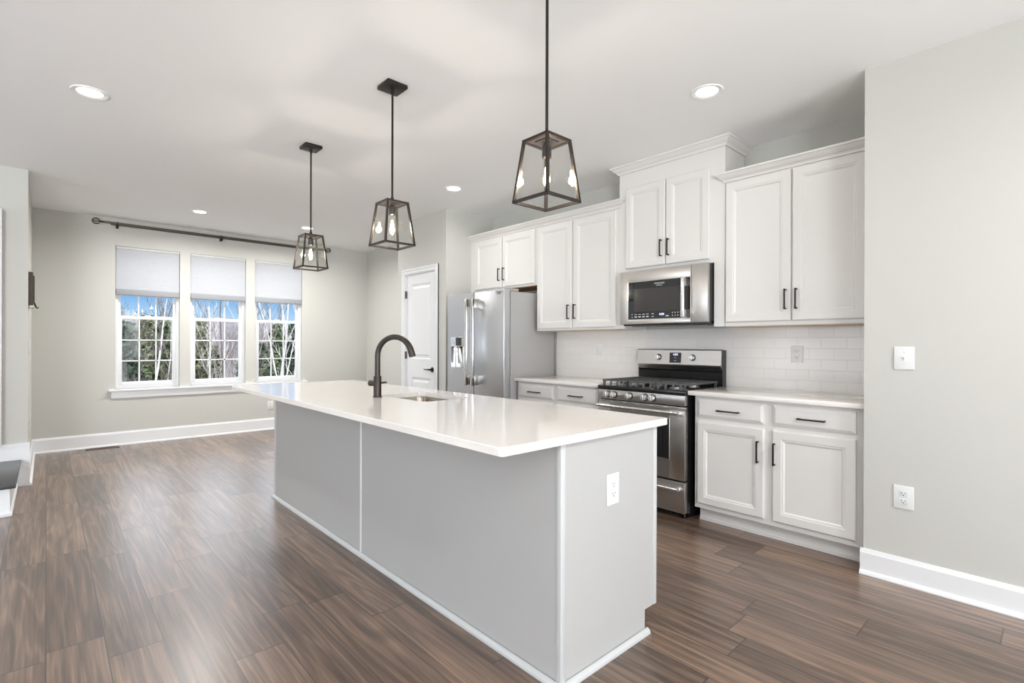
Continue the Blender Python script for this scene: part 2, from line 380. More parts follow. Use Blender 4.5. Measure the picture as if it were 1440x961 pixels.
# ------------------------------------------------------------------ windows
def window(i, y0, y1):
    w = struct('window_%d' % i, (XW, y0, WZ0))
    fx0, fx1 = XW - .14, XW - .062
    f = .030
    def frame(bm):
        box(bm, fx0, fx1, y0, y0 + f, WZ0, WZ1); box(bm, fx0, fx1, y1 - f, y1, WZ0, WZ1)
        box(bm, fx0, fx1, y0 + f, y1 - f, WZ0, WZ0 + .035); box(bm, fx0, fx1, y0 + f, y1 - f, WZ1 - f, WZ1)
    one('window_frame', frame, M_TRIM, w)
    zm = 1.552
    a, b = y0 + f, y1 - f
    def sash(name, xa, xb, z0, z1, st, rb, rtp):
        def s_(bm):
            box(bm, xa, xb, a, a + st, z0, z1, .003); box(bm, xa, xb, b - st, b, z0, z1, .003)
            box(bm, xa, xb, a + st, b - st, z0, z0 + rb, .003); box(bm, xa, xb, a + st, b - st, z1 - rtp, z1, .003)
        s = one(name, s_, M_TRIM, w, smooth=True)
        gy0, gy1, gz0, gz1 = a + st, b - st, z0 + rb, z1 - rtp
        def mun(bm):
            for k in (1, 2):
                y = gy0 + (gy1 - gy0) * k / 3; box(bm, (xa + xb) / 2 - .006, (xa + xb) / 2 + .006, y - .007, y + .007, gz0, gz1)
                z = gz0 + (gz1 - gz0) * k / 3; box(bm, (xa + xb) / 2 - .006, (xa + xb) / 2 + .006, gy0, gy1, z - .007, z + .007)
        one('muntin_grid', mun, M_TRIM, s)
        bx('glass_pane', ((xa + xb) / 2 - .002, (xa + xb) / 2 + .002, gy0, gy1, gz0, gz1), M_PANE, s)
        return s
    sash('upper_sash', fx0 + .004, fx0 + .034, zm - .012, WZ1 - f, .028, .034, .034)
    lo = sash('lower_sash', fx0 + .040, fx0 + .072, WZ0 + .035, zm + .022, .040, .045, .040)
    one('sash_lock', lambda bm: box(bm, fx0 + .045, fx0 + .072, (a + b) / 2 - .03, (a + b) / 2 + .03, zm + .022, zm + .036, .004), M_TRIM, w, smooth=True)
for i, (a, b) in enumerate(WIN): window(i + 1, a, b)
# stool and apron under the three windows
bx('trim_3', (XW - .06, XW + .045, .545, 2.90, WZ0 - .028, WZ0), M_TRIM, kind='structure', bev=.006)
bx('trim_4', (XW, XW + .017, .572, 2.87, WZ0 - .112, WZ0 - .028), M_TRIM, kind='structure', bev=.004)
# unseen windows added behind the camera to house the daylight lamps
def added_rear_window(i, axis, a0, a1, d0, d1):
    bm = bmesh.new(); z0, z1 = .35, 2.35
    cols = [a0, a0 + .05, *[c for k in (1, 2) for c in (a0 + (a1 - a0) * k / 3 - .04, a0 + (a1 - a0) * k / 3 + .04)], a1 - .05, a1]
    for k in range(0, len(cols), 2):
        if axis == 'x': box(bm, cols[k], cols[k + 1], d0, d1, z0, z1)
        else: box(bm, d0, d1, cols[k], cols[k + 1], z0, z1)
    for p, q in ((z0, z0 + .05), (1.33, 1.37), (z1 - .05, z1)):
        if axis == 'x': box(bm, a0, a1, d0, d1, p, q)
        else: box(bm, d0, d1, a0, a1, p, q)
    w = struct('window_%d' % i, (a0, d0, z0) if axis == 'x' else (d0, a0, z0)); obj('window_frame', bm, M_TRIM, w)
added_rear_window(4, 'x', RW_S[0][0], RW_S[0][1], YS - .09, YS - .03); added_rear_window(5, 'x', RW_S[1][0], RW_S[1][1], YS - .09, YS - .03)
added_rear_window(6, 'y', RW_E[0][0], RW_E[0][1], XE + .03, XE + .09); added_rear_window(7, 'y', RW_E[1][0], RW_E[1][1], XE + .03, XE + .09)

# ------------------------------------------------------------------ pantry door
dr = struct('door_1', ((DX0 + DX1) / 2, YP, 0))
def slab(bm):
    y0, y1 = YP + .012, YP + .047
    P = [(.095, .80), (.985, 1.945)]
    px0, px1 = DX0 + .112, DX1 - .112
    box(bm, DX0, px0, y0, y1, .01, DZ); box(bm, px1, DX1, y0, y1, .01, DZ)
    zs = [.01, .22, .835, 1.060, 1.955, DZ]
    for k in (0, 2, 4): box(bm, px0, px1, y0, y1, zs[k], zs[k + 1])
    for z0, z1 in ((.22, .835), (1.060, 1.955)):
        rings(bm, px0, px1, z0, z1, [(0, y0), (.010, y0 + .007), (.018, y0 + .008), (.034, y0 + .008), (.052, y0 + .002), (.056, y0 + .002)])
ds = one('door_slab', slab, M_TRIM, dr)
def jambs(bm):
    box(bm, DX0 - .012, DX0 - .002, YP, YP + .11, 0, DZ + .012); box(bm, DX1 + .002, DX1 + .012, YP, YP + .11, 0, DZ + .012); box(bm, DX0 - .002, DX1 + .002, YP, YP + .11, DZ + .002, DZ + .012)
one('door_jamb', jambs, M_TRIM, dr)
def casing(bm):
    w = .062; a0, a1, zt = DX0 - .012, DX1 + .012, DZ + .012
    for (i0, i1, th) in ((0, w, .012), (w - .022, w, .019), (.004, .012, .015)):
        box(bm, a0 - i1, a0 - i0, YP - th, YP, 0, zt + i1); box(bm, a1 + i0, a1 + i1, YP - th, YP, 0, zt + i1)
        box(bm, a0 - i0, a1 + i0, YP - th, YP, zt + i0, zt + i1)
one('door_casing', casing, M_TRIM, dr)
for z in (1.84, 1.10, .25):
    def hinge(bm):
        cyl(bm, (DX0 - .003, YP - .003, z - .045), (DX0 - .003, YP - .003, z + .045), .0065, 12); box(bm, DX0 - .011, DX0 + .006, YP + .006, YP + .012, z - .045, z + .045)
    one('hinge', hinge, M_BRONZE, dr, smooth=True)
lv = one('rosette', lambda bm: lathe(bm, (DX1 - .068, YP + .012, .942), [(.001, .0), (.029, .0), (.030, .004), (.026, .010), (.012, .012), (.011, .045), (.001, .046)], 28, '-Y'), M_BLACKHW, dr, smooth=True)
one('lever', lambda bm: tube(bm, [(DX1 - .066, YP - .030, .942), (DX1 - .090, YP - .036, .943), (DX1 - .135, YP - .034, .941), (DX1 - .185, YP - .028, .944)], [.010, .009, .007, .006], 12), M_BLACKHW, dr, smooth=True)

# ------------------------------------------------------------------ cabinet helpers
def door_rings(bm, x0, x1, z0, z1, yf, th=.02, fr=.056):
    rings(bm, x0, x1, z0, z1, [(0, yf + .005), (.004, yf + .001), (.007, yf), (fr - .006, yf), (fr, yf + .003), (fr + .006, yf + .003), (fr + .016, yf + .010), (fr + .018, yf + .010)], back=yf + th)
def drawer_rings(bm, x0, x1, z0, z1, yf, th=.02):
    rings(bm, x0, x1, z0, z1, [(0, yf + .009), (.004, yf + .008), (.018, yf + .0005), (.022, yf)], back=yf + th)
def pull(parent, x, z, length, vertical, y):
    """square bar pull, centred at x,z in front of face y"""
    r, st = .0045, .028
    def f(bm):
        if vertical:
            box(bm, x - r, x + r, y - st - r, y - st + r, z - length / 2, z + length / 2, .001)
            for s in (-1, 1): zz = z + s * (length / 2 - .006); box(bm, x - r, x + r, y - st, y, zz - r, zz + r, .001)
        else:
            box(bm, x - length / 2, x + length / 2, y - st - r, y - st + r, z - r, z + r, .001)
            for s in (-1, 1): xx = x + s * (length / 2 - .006); box(bm, xx - r, xx + r, y - st, y, z - r, z + r, .001)
    return one('handle', f, M_BLACKHW, parent, smooth=True)
def crown(bm, path, z0, prof):
    """path of (x,y); outward is to the right of travel"""
    pts = [Vector((p[0], p[1], 0)) for p in path]; n = len(pts); nr = []
    for a, b in zip(pts, pts[1:]):
        d = (b - a).normalized(); nr.append(Vector((d.y, -d.x, 0)))
    rows = []
    for i in range(n):
        if i == 0: mdir = nr[0]
        elif i == n - 1: mdir = nr[-1]
        else: mdir = (nr[i - 1] + nr[i]); mdir = mdir / (mdir.dot(nr[i]))
        rows.append([bm.verts.new(pts[i] + mdir * o_ + up * (z0 + z)) for o_, z in prof])
    for a, b in zip(rows, rows[1:]):
        for k in range(len(prof)): bm.faces.new([a[k], a[(k + 1) % len(prof)], b[(k + 1) % len(prof)], b[k]])
    bm.faces.new(rows[0]); bm.faces.new(rows[-1][::-1])
CPROF = [(0, 0), (.010, 0), (.012, .010), (.018, .018), (.030, .026), (.042, .038), (.050, .048), (.058, .050), (.060, .062), (0, .062)]
YU = 3.610   # face frame of the wall cabinets

def wall_cab(name, label, x0, x1, z0, z1, doors, yb=YB - .01, face_y=YU, pulls_z=None):
    t = thing(name, label, 'cabinet', ((x0 + x1) / 2, face_y, z0))
    one('cabinet_body', lambda bm: box(bm, x0, x1, face_y, yb, z0, z1), M_CAB, t)
    bx('underside_panel', (x0 + .018, x1 - .018, face_y + .02, yb - .005, z0 - .004, z0 - .0005), M_WOODU if z0 > 1.8 else M_WOODEDGE, t, label='unpainted wood underside')
    for k, (a, b, c, d) in enumerate(doors):
        dd = one('door', lambda bm: door_rings(bm, a, b, c, d, face_y - .020), M_CAB, t)
        hx = b - .028 if k == 0 else a + .028
        pull(dd, hx, pulls_z, .135, True, face_y - .020)
    return t
wall_cab('wall_cabinet', 'short white two-door wall cabinet above the refrigerator', XP + .002, -3.572, 1.830, 2.405, [(-4.545, -4.092, 1.850, 2.385), (-4.074, -3.595, 1.850, 2.385)], pulls_z=1.985)
wall_cab('wall_cabinet', 'tall white two-door wall cabinet between refrigerator cabinet and microwave', -3.570, -2.582, 1.372, 2.405, [(-3.555, -3.108, 1.390, 2.390), (-3.086, -2.611, 1.390, 2.390)], pulls_z=1.541)
wall_cab('wall_cabinet', 'raised white two-door cabinet above the microwave reaching the ceiling', -2.580, -1.665, 1.842, 2.690, [(-2.507, -2.139, 1.872, 2.545), (-2.131, -1.776, 1.872, 2.545)], pulls_z=2.003, face_y=YU - .004)
wall_cab('wall_cabinet', 'wide white two-door wall cabinet against the right wall corner', -1.663, -.748, 1.372, 2.405, [(-1.655, -1.222, 1.400, 2.395), (-1.212, -.800, 1.400, 2.395)], pulls_z=1.541)
f1 = bx('filler_panel', (-1.745, -1.667, YU - .004, YB - .01, 1.372, 1.8418), M_CAB); tag(f1, 'narrow white filler panel right of the microwave', 'filler panel')
f2 = bx('filler_panel', (-2.580, -2.522, YU - .004, YB - .01, 1.372, 1.8418), M_CAB); tag(f2, 'narrow white filler panel left of the microwave', 'filler panel')
tag(one('crown_molding', lambda bm: crown(bm, [(XP + .002, YU), (-2.576, YU), (-2.576, YU + .0005)], 2.406, CPROF), M_CAB), 'long white crown molding over refrigerator cabinet and its tall neighbour', 'molding')
tag(one('crown_molding', lambda bm: crown(bm, [(-1.664, YU + .0005), (-1.664, YU), (-.747, YU)], 2.406, CPROF), M_CAB), 'white crown molding over the wide cabinet at right wall', 'molding')
tag(one('crown_molding', lambda bm: crown(bm, [(-2.582, YB), (-2.582, YU - .006), (-1.663, YU - .006), (-1.663, YB)], 2.676, CPROF), M_CAB), 'white crown molding touching the ceiling above microwave cabinet', 'molding')

YC = 3.350   # face of base doors
def base_cab(label, x0, x1, drawers, doors):
    t = thing('base_cabinet', label, 'cabinet', ((x0 + x1) / 2, YC, 0))
    def body(bm):
        box(bm, x0, x1, YC + .020, YB - .01, .100, .884)
        box(bm, x0 + .006, x1 - .01, YC + .095, YB - .01, 0, .100)
    one('cabinet_body', body, M_CAB, t)
    one('toe_kick', lambda bm: (box(bm, x0 + .006, x1 - .012, YC + .084, YC + .095, 0, .105), box(bm, x0 + .006, x1 - .012, YC + .076, YC + .084, 0, .022)), M_CAB, t)
    for (a, b, c, d) in drawers:
        q = one('drawer', lambda bm: drawer_rings(bm, a, b, c, d, YC), M_CAB, t); pull(q, (a + b) / 2, (c + d) / 2 - .005, .150, False, YC)
    for k, (a, b, c, d) in enumerate(doors):
        q = one('door', lambda bm: door_rings(bm, a, b, c, d, YC), M_CAB, t)
        pull(q, b - .033 if k == 0 else a + .015, d - .147, .140, True, YC)
    return t
base_cab('white base cabinet with two drawers over two doors right of the range', -1.765, -.748, [(-1.743, -1.296, .735, .862), (-1.243, -.798, .735, .862)], [(-1.743, -1.295, .135, .704), (-1.243, -.798, .135, .704)])
base_cab('white base cabinet with drawers between refrigerator and range', -3.590, -2.590, [(-3.570, -3.112, .735, .862), (-3.066, -2.612, .735, .862)], [(-3.570, -3.112, .135, .704), (-3.066, -2.612, .135, .704)])
tag(bx('countertop', (-1.797, -.747, 3.322, YB - .009, .885, .915), M_QUARTZ, bev=.003), 'white quartz countertop right of the range', 'countertop')
tag(bx('countertop', (-3.600, -2.578, 3.322, YB - .009, .885, .915), M_QUARTZ, bev=.003), 'white quartz countertop between refrigerator and range', 'countertop')

# ------------------------------------------------------------------ refrigerator
FX0, FX1, FY = -4.530, -3.612, 3.205
fr = thing('refrigerator', 'stainless steel French-door refrigerator with water dispenser', 'refrigerator', ((FX0 + FX1) / 2, FY, 0))
one('body', lambda bm: (box(bm, FX0 + .006, FX1 - .004, FY + .088, YB - .03, .02, 1.750, .004), box(bm, FX0 + .03, FX1 - .03, FY + .10, FY + .3, 0, .03)), M_FRSIDE, fr, smooth=True, label='grey painted cabinet side')
for a, b in ((FX1 - .11, FX1 - .006), (FX0 + .006, FX0 + .11)): bx('hinge_cover', (a, b, FY + .02, FY + .20, 1.752, 1.778), M_FRSIDE, fr, bev=.006)
xm = -4.072
DR = []
def fdoor(x0, x1, z0, z1, cut=None):
    bm = bmesh.new(); 
    if not cut: box(bm, x0, x1, FY, FY + .078, z0, z1, .006, 3)
    else:
        c0, c1, d0, d1 = cut
        box(bm, x0, c0, FY, FY + .078, z0, z1); box(bm, c1, x1, FY, FY + .078, z0, z1)
        box(bm, c0, c1, FY, FY + .078, z0, d0); box(bm, c0, c1, FY, FY + .078, d1, z1); box(bm, c0, c1, FY + .055, FY + .078, d0, d1)
        bmesh.ops.remove_doubles(bm, verts=bm.verts[:], dist=1e-5)
    return obj('refrigerator_door', bm, M_STEELV, fr, smooth=not cut)
CUT = (-4.468, -4.205, .985, 1.312)
dl = fdoor(FX0, xm - .003, .640, 1.765, CUT); drr = fdoor(xm + .003, FX1, .640, 1.765)
fz = one('freezer_drawer', lambda bm: box(bm, FX0, FX1, FY, FY + .078, .075, .632, .006, 3), M_STEELV, fr, smooth=True)
def fh(x, par):
    def f(bm):
        box(bm, x - .020, x + .020, FY - .074, FY - .052, .815, 1.700, .007, 3)
    h = one('handle', f, M_CHROME, par, smooth=True)
    for z in (1.645, .870): bx('handle_mount', (x - .016, x + .016, FY - .058, FY + .001, z - .045, z + .045), M_STEEL, h, bev=.003)
    for z in (1.655, .860): bx('end_inset', (x + .019, x + .0206, FY - .070, FY - .056, z - .038, z + .038), M_BLACK, h)
fh(xm - .052, dl); fh(xm + .052, drr)
one('handle', lambda bm: (box(bm, FX0 + .10, FX1 - .10, FY - .068, FY - .050, .560, .586, .006), box(bm, FX0 + .11, FX0 + .19, FY - .055, FY + .001, .560, .586), box(bm, FX1 - .19, FX1 - .11, FY - .055, FY + .001, .560, .586)), M_CHROME, fz, smooth=True)
dsp = one('water_dispenser', lambda bm: (box(bm, CUT[0], CUT[1], FY - .004, FY + .05, CUT[3] - .100, CUT[3], .003), box(bm, CUT[0], CUT[1], FY - .006, FY + .052, CUT[2], CUT[2] + .012, .002),
    box(bm, CUT[0], CUT[0] + .01, FY - .002, FY + .05, CUT[2], CUT[3]), box(bm, CUT[1] - .01, CUT[1], FY - .002, FY + .05, CUT[2], CUT[3])), M_CHROME, dl, smooth=True)
one('dispenser_display', lambda bm: box(bm, -4.375, -4.280, FY - .007, FY - .003, CUT[3] - .092, CUT[3] - .006), M_GLASSBLK, dsp)
one('dispenser_paddle', lambda bm: (tube(bm, [(-4.335, FY + .02, CUT[3] - .10), (-4.335, FY + .022, CUT[3] - .15), (-4.335, FY + .045, CUT[2] + .06)], [.022, .030, .040], 16), tube(bm, [(-4.265, FY + .02, CUT[3] - .10), (-4.265, FY + .03, CUT[2] + .05)], [.018, .028], 16)), M_STEEL, dsp, smooth=True)
one('nozzle', lambda bm: box(bm, -4.37, -4.27, FY + .002, FY + .04, CUT[3] - .118, CUT[3] - .100, .004), M_BLACK, dsp, smooth=True)
bd = bx('badge', (-3.735, -3.635, FY - .003, FY, 1.718, 1.748), M_CHROME, drr, bev=.001)
text('lettering', 'FRIGIDAIRE', .0165, (-3.685, FY - .0035, 1.738), (PI / 2, 0, 0), M_BADGE, bd)
text('lettering', 'PROFESSIONAL', .008, (-3.685, FY - .0035, 1.724), (PI / 2, 0, 0), M_BADGE, bd)
one('side_badge', lambda bm: cyl(bm, (FX1 - .004, FY + .11, .945), (FX1 - .001, FY + .11, .945), .008, 16), M_CHROME, fr, smooth=True)

# ------------------------------------------------------------------ microwave
MX0, MX1, MY, MZ0, MZ1 = -2.518, -1.755, 3.530, 1.404, 1.838
mw = thing('microwave', 'stainless over-the-range microwave with black glass window above the stove', 'microwave', ((MX0 + MX1) / 2, MY, MZ0))
one('body', lambda bm: box(bm, MX0 + .004, MX1 - .004, MY + .032, YB - .01, MZ0 + .010, MZ1), mat('microwave_side_grey', (.09, .09, .09, 1), .4, metal=.5), mw)
one('vent_base', lambda bm: (box(bm, MX0 + .02, MX1 - .004, MY + .02, YB - .02, MZ0 - .012, MZ0 + .010, .004), box(bm, MX0 + .05, MX1 - .05, MY + .10, MY + .30, MZ0 - .016, MZ0 - .011)), M_BLACK, mw, smooth=True)
SEAM = -1.883
WX0, WX1, WZa, WZb = -2.438, -1.892, 1.440, 1.744
def mdoor(bm):
    box(bm, MX0, WX0, MY, MY + .03, MZ0, MZ1, .002); box(bm, WX1, SEAM - .001, MY, MY + .03, MZ0, MZ1, .002)
    box(bm, WX0 - .002, WX1 + .002, MY, MY + .03, MZ0, WZa, .002); box(bm, WX0 - .002, WX1 + .002, MY, MY + .03, WZb, MZ1, .002)
md = one('door', mdoor, M_STEEL, mw, smooth=True)
one('trim_ring', lambda bm: (box(bm, WX0 - .004, WX0 + .002, MY - .002, MY + .01, WZa - .004, WZb + .004), box(bm, WX0, WX1, MY - .002, MY + .01, WZa - .004, WZa + .002)), M_CHROME, md)
gl = bx('window_glass', (WX0, WX1, MY + .001, MY + .02, WZa, WZb), M_GLASSBLK, md)
one('window_screen', lambda bm: box(bm, WX0 + .055, WX1 - .012, MY - .0002, MY + .0012, WZa + .062, WZb - .058), M_SCREEN, gl)
one('control_column', lambda bm: box(bm, SEAM + .001, MX1, MY, MY + .03, MZ0, MZ1, .004), M_STEEL, mw, smooth=True)
mh = one('handle', lambda bm: box(bm, -1.940, -1.914, MY - .058, MY - .040, WZa + .002, WZb - .002, .004, 3), M_CHROME, md, smooth=True)
for z in (WZa + .033, WZb - .036): bx('handle_mount', (-1.940, -1.914, MY - .045, MY + .002, z - .029, z + .029), M_STEEL, mh, bev=.002)
text('lettering', 'FRIGIDAIRE', .0175, (-2.150, MY - .0002, WZb - .024), (PI / 2, 0, 0), M_TEXT, gl)
text('lettering', 'PROFESSIONAL', .008, (-2.150, MY - .0002, WZb - .040), (PI / 2, 0, 0), M_TEXT, gl)
text('clock_display', '4:04', .026, (-2.130, MY - .0002, WZa + .036), (PI / 2, 0, 0), M_LED, gl)
for r in range(2):
    z = WZa + .018 + r * .022
    spots = [(WX0 + .034, .008, .005), (-2.218, .018, .005)] + [(WX0 + .062 + k * .036, .022, .009 if r == 0 else .004) for k in range(4)] + [(-2.040 + k * .022, .006, .009) for k in range(5)]
    if r == 0: spots.append((-2.094, .024, .008))
    for x, w_, h_ in spots: bx('touch_key', (x, x + w_, MY - .0004, MY + .001, z, z + h_), M_TEXT, gl)

# ------------------------------------------------------------------ range
RX0, RX1, RY = -2.560, -1.800, 3.300
rg = thing('range', 'stainless gas range with black cooktop between the base cabinets', 'range', ((RX0 + RX1) / 2, RY, 0))
one('body', lambda bm: (box(bm, RX0 + .004, RX1, RY + .03, YB - .02, .045, .880), box(bm, RX0 + .05, RX1 - .02, RY + .09, RY + .5, .0, .05)), M_BLACK, rg)
for x in (RX0 + .05, RX1 - .04):
    one('foot', lambda bm: (cyl(bm, (x, RY + .06, 0), (x, RY + .06, .05), .011, 12), cyl(bm, (x, RY + .06, 0), (x, RY + .06, .010), .018, 16)), M_BLACK, rg, smooth=True)
def cooktop(bm):
    box(bm, RX0, RX1, RY - .012, YB - .09, .880, .912, .003)
ck = one('cooktop', cooktop, M_BLACK, rg, smooth=True)
BUR = [(-2.41, 3.44, .036), (-2.41, 3.70, .030), (-2.18, 3.57, .045), (-1.95, 3.44, .040), (-1.95, 3.70, .028)]
for bxx, byy, rr in BUR:
    q = one('burner', lambda bm: lathe(bm, (bxx, byy, .912), [(rr + .014, 0), (rr + .012, .008), (rr, .010), (rr, .014)], 28), M_STEEL, ck, smooth=True)
    one('burner_cap', lambda bm: lathe(bm, (bxx, byy, .926), [(rr - .003, 0), (rr, .002), (rr, .008), (rr - .006, .011), (.001, .012)], 28), M_BLACK, q, smooth=True)
gw = (RX1 - RX0 - .03) / 3
for g in range(3):
    a = RX0 + .015 + g * gw + .003; b = RX0 + .015 + (g + 1) * gw - .003
    def grate(bm):
        y0, y1, z = RY + .012, YB - .125, .952
        bar = .0055
        for y in (y0 + .018, y1): box(bm, a, b, y - bar, y + bar, z - .006, z + .006, .002)
        for x in (a + bar, b - bar): box(bm, x - bar, x + bar, y0 + .018, y1, z - .008, z + .006, .002)
        ym = (y0 + y1) / 2; box(bm, a, b, ym - bar, ym + bar, z - .005, z + .006, .002)
        n = 4
        for k in range(n):
            x = a + (b - a) * (k + .5) / n
            tube(bm, [(x, y0 + .003, .914), (x, y0 + .005, .936), (x, y0 + .016, z), (x, y0 + .10, z + .002), (x, ym, z + .002), (x, y1 - .10, z + .002), (x, y1, z)], [.0085, .0085, .0085, .0070, .0062, .0062, .0062], 8)
        for x in (a + .01, b - .01):
            for y in (y0 + .025, y1 - .01): box(bm, x - .007, x + .007, y - .007, y + .007, .912, z)
    one('grate', grate, M_IRON, ck, smooth=True)
cp = one('control_panel', lambda bm: (box(bm, RX0, RX1, RY - .010, RY + .03, .806, .879, .003)), M_STEEL, rg, smooth=True)
def knob(x, y, z, r, par, l=.034):
    k = one('knob', lambda bm: lathe(bm, (x, y, z), [(r * .85, .0), (r * .86, .008), (r, .009), (r * .97, l - .004), (r * .88, l), (.001, l)], 28, '-Y'), M_KNOB, par, smooth=True)
    one('knob_base', lambda bm: lathe(bm, (x, y, z), [(r * 1.22, 0), (r * 1.22, .005), (r * 1.1, .007), (.001, .007)], 28, '-Y'), M_BLACK, k, smooth=True)
    one('grip_ridge', lambda bm: box(bm, x - .0035, x + .0035, y - l - .004, y - l + .004, z - r * .85, z + r * .85, .001), M_CHROME, k, smooth=True)
for x in (-2.458, -2.397, -2.255, -2.120, -2.055): knob(x, RY - .010, .846, .0225, cp, .040)
vs = one('vent_strip', lambda bm: box(bm, RX0 + .002, RX1 - .002, RY - .002, RY + .03, .774, .796, .001), M_STEEL, rg, smooth=True)
def slots(bm):
    w_ = (RX1 - RX0 - .05) / 6
    for k in range(6): box(bm, RX0 + .03 + k * w_, RX0 + .01 + (k + 1) * w_ - .012, RY - .003, RY, .787, .791)
one('vent_slots', slots, M_SLOT, vs)
OW = (-2.440, -1.925, .420, .705)
def odoor(bm):
    y0, y1 = RY - .008, RY + .032
    box(bm, RX0 + .002, OW[0], y0, y1, .280, .772, .002); box(bm, OW[1], RX1 - .002, y0, y1, .280, .772, .002)
    box(bm, OW[0], OW[1], y0, y1, .280, OW[2]); box(bm, OW[0], OW[1], y0, y1, OW[3], .772)
od = one('oven_door', odoor, M_STEEL, rg, smooth=True)
one('oven_window', lambda bm: box(bm, OW[0], OW[1], RY - .005, RY + .01, OW[2], OW[3]), M_GLASSBLK, od)
def owt(bm):
    y0, y1 = RY - .010, RY - .004
    for d in ((OW[0] - .004, OW[0] + .002, OW[2] - .004, OW[3] + .004), (OW[1] - .002, OW[1] + .004, OW[2] - .004, OW[3] + .004), (OW[0], OW[1], OW[2] - .004, OW[2] + .002), (OW[0], OW[1], OW[3] - .002, OW[3] + .004)): box(bm, d[0], d[1], y0, y1, d[2], d[3])
one('window_trim', owt, M_CHROME, od)
def bar(bm, z, drop=0):
    cyl(bm, (RX0 + .025, RY - .055, z), (RX1 - .025, RY - .055, z), .0125, 20)
    for x in (RX0 + .045, RX1 - .045): box(bm, x - .014, x + .014, RY - .056, RY - .006, z - .010, z + .010, .004)
one('handle', lambda bm: bar(bm, .757), M_CHROME, od, smooth=True)
dw = one('warming_drawer', lambda bm: box(bm, RX0 + .002, RX1 - .002, RY - .008, RY + .032, .050, .268, .003), M_STEEL, rg, smooth=True)
one('handle', lambda bm: bar(bm, .222), M_CHROME, dw, smooth=True)
# backguard: black lower panel, curved stainless console
def guard(bm):
    prof = [(3.905, .912), (3.865, .912), (3.862, 1.02), (3.905, 1.045)]
    a = [bm.verts.new((RX0 + .010, y, z)) for y, z in prof]; b = [bm.verts.new((RX1 - .006, y, z)) for y, z in prof]
    for k in range(4): bm.faces.new([a[k], a[(k + 1) % 4], b[(k + 1) % 4], b[k]])
    bm.faces.new(a); bm.faces.new(b[::-1])
    box(bm, RX1 - .006, RX1, 3.862, 3.925, .912, 1.195); box(bm, RX0 + .004, RX0 + .010, 3.862, 3.925, .912, 1.195); box(bm, RX0 + .01, RX1 - .006, 3.900, 3.925, .912, 1.195)
one('backguard', guard, M_BLACK, rg)
def console(bm):
    prof = [(3.900, 1.198), (3.862, 1.200), (3.852, 1.192), (3.847, 1.130), (3.842, 1.075), (3.845, 1.066), (3.868, 1.034), (3.900, 1.030)]
    a = [bm.verts.new((RX0 + .006, y, z)) for y, z in prof]; b = [bm.verts.new((RX1 - .004, y, z)) for y, z in prof]
    for k in range(len(prof)): bm.faces.new([a[k], a[(k + 1) % len(prof)], b[(k + 1) % len(prof)], b[k]])
    bm.faces.new(a); bm.faces.new(b[::-1])
cs = one('console', console, M_STEEL, rg)
for x in (-2.347, -2.040): knob(x, 3.848, 1.134, .0215, cs, .030)
def disp(bm):
    v = [bm.verts.new(p) for p in ((-2.245, 3.8425, 1.088), (-2.140, 3.8425, 1.088), (-2.140, 3.8494, 1.172), (-2.245, 3.8494, 1.172))]
    w = [bm.verts.new((q.co.x, q.co.y + .006, q.co.z)) for q in v]
    bm.faces.new(v); bm.faces.new(w[::-1])
    for k in range(4): bm.faces.new([v[k], v[(k + 1) % 4], w[(k + 1) % 4], w[k]])
dp = one('clock_display', disp, M_GLASSBLK, cs)
tilt = PI / 2 - math.atan2(.0069, .084)
text('digits', '4:04', .026, (-2.192, 3.8476, 1.156), (tilt, 0, 0), M_LED, dp)
bx('touch_key', (-2.202, -2.184, 3.8450, 3.848, 1.128, 1.131), M_TEXT, dp); bx('touch_key', (-2.202, -2.184, 3.8430, 3.846, 1.104, 1.108), M_TEXT, dp)

# ------------------------------------------------------------------ island
IX0, IX1, IY0, IY1 = -4.310, -1.222, 1.360, 1.990
isl = thing('kitchen_island', 'long light grey kitchen island under white quartz top', 'kitchen island', ((IX0 + IX1) / 2, IY0, 0))
def ibody(bm):
    # outline in the (y, z) plane with a toe-kick notch, extruded along x, hollow for the sink left as a recess
    box(bm, IX0 + .006, IX1 - .006, IY0 + .006, IY1 - .110, 0, .880 - .22)
    box(bm, IX0 + .006, IX1 - .006, IY1 - .110, IY1 - .020, .100, .880 - .22)
    box(bm, IX0 + .006, -3.02, IY0 + .006, IY1 - .020, .66, .884); box(bm, -2.36, IX1 - .006, IY0 + .006, IY1 - .020, .66, .884)
    box(bm, -3.02, -2.36, IY0 + .006, 1.50, .66, .884); box(bm, -3.02, -2.36, 1.95, IY1 - .02, .66, .884)
one('cabinet_body', ibody, M_ISL, isl)
one('front_panel', lambda bm: (box(bm, IX0 + .02, -2.795, IY0, IY0 + .006, 0, .884), box(bm, -2.785, IX1 - .02, IY0, IY0 + .006, 0, .884)), M_ISL, isl, label='flat grey panels facing the room')
def endp(bm, x0, x1):
    for d in ((IY0 + .02, IY1 - .092, 0, .884), (IY1 - .092, IY1 - .012, .100, .884)): box(bm, x0, x1, d[0], d[1], d[2], d[3])
one('end_panel', lambda bm: endp(bm, IX1 - .006, IX1), M_ISL, isl); one('end_panel', lambda bm: endp(bm, IX0, IX0 + .006), M_ISL, isl)
one('seam_strip', lambda bm: box(bm, -2.797, -2.783, IY0 - .005, IY0 + .004, .02, .884, .0015), mat('seam_strip_paint', (.70, .70, .69, 1), .4), isl, smooth=True, label='lighter vertical joint strip')
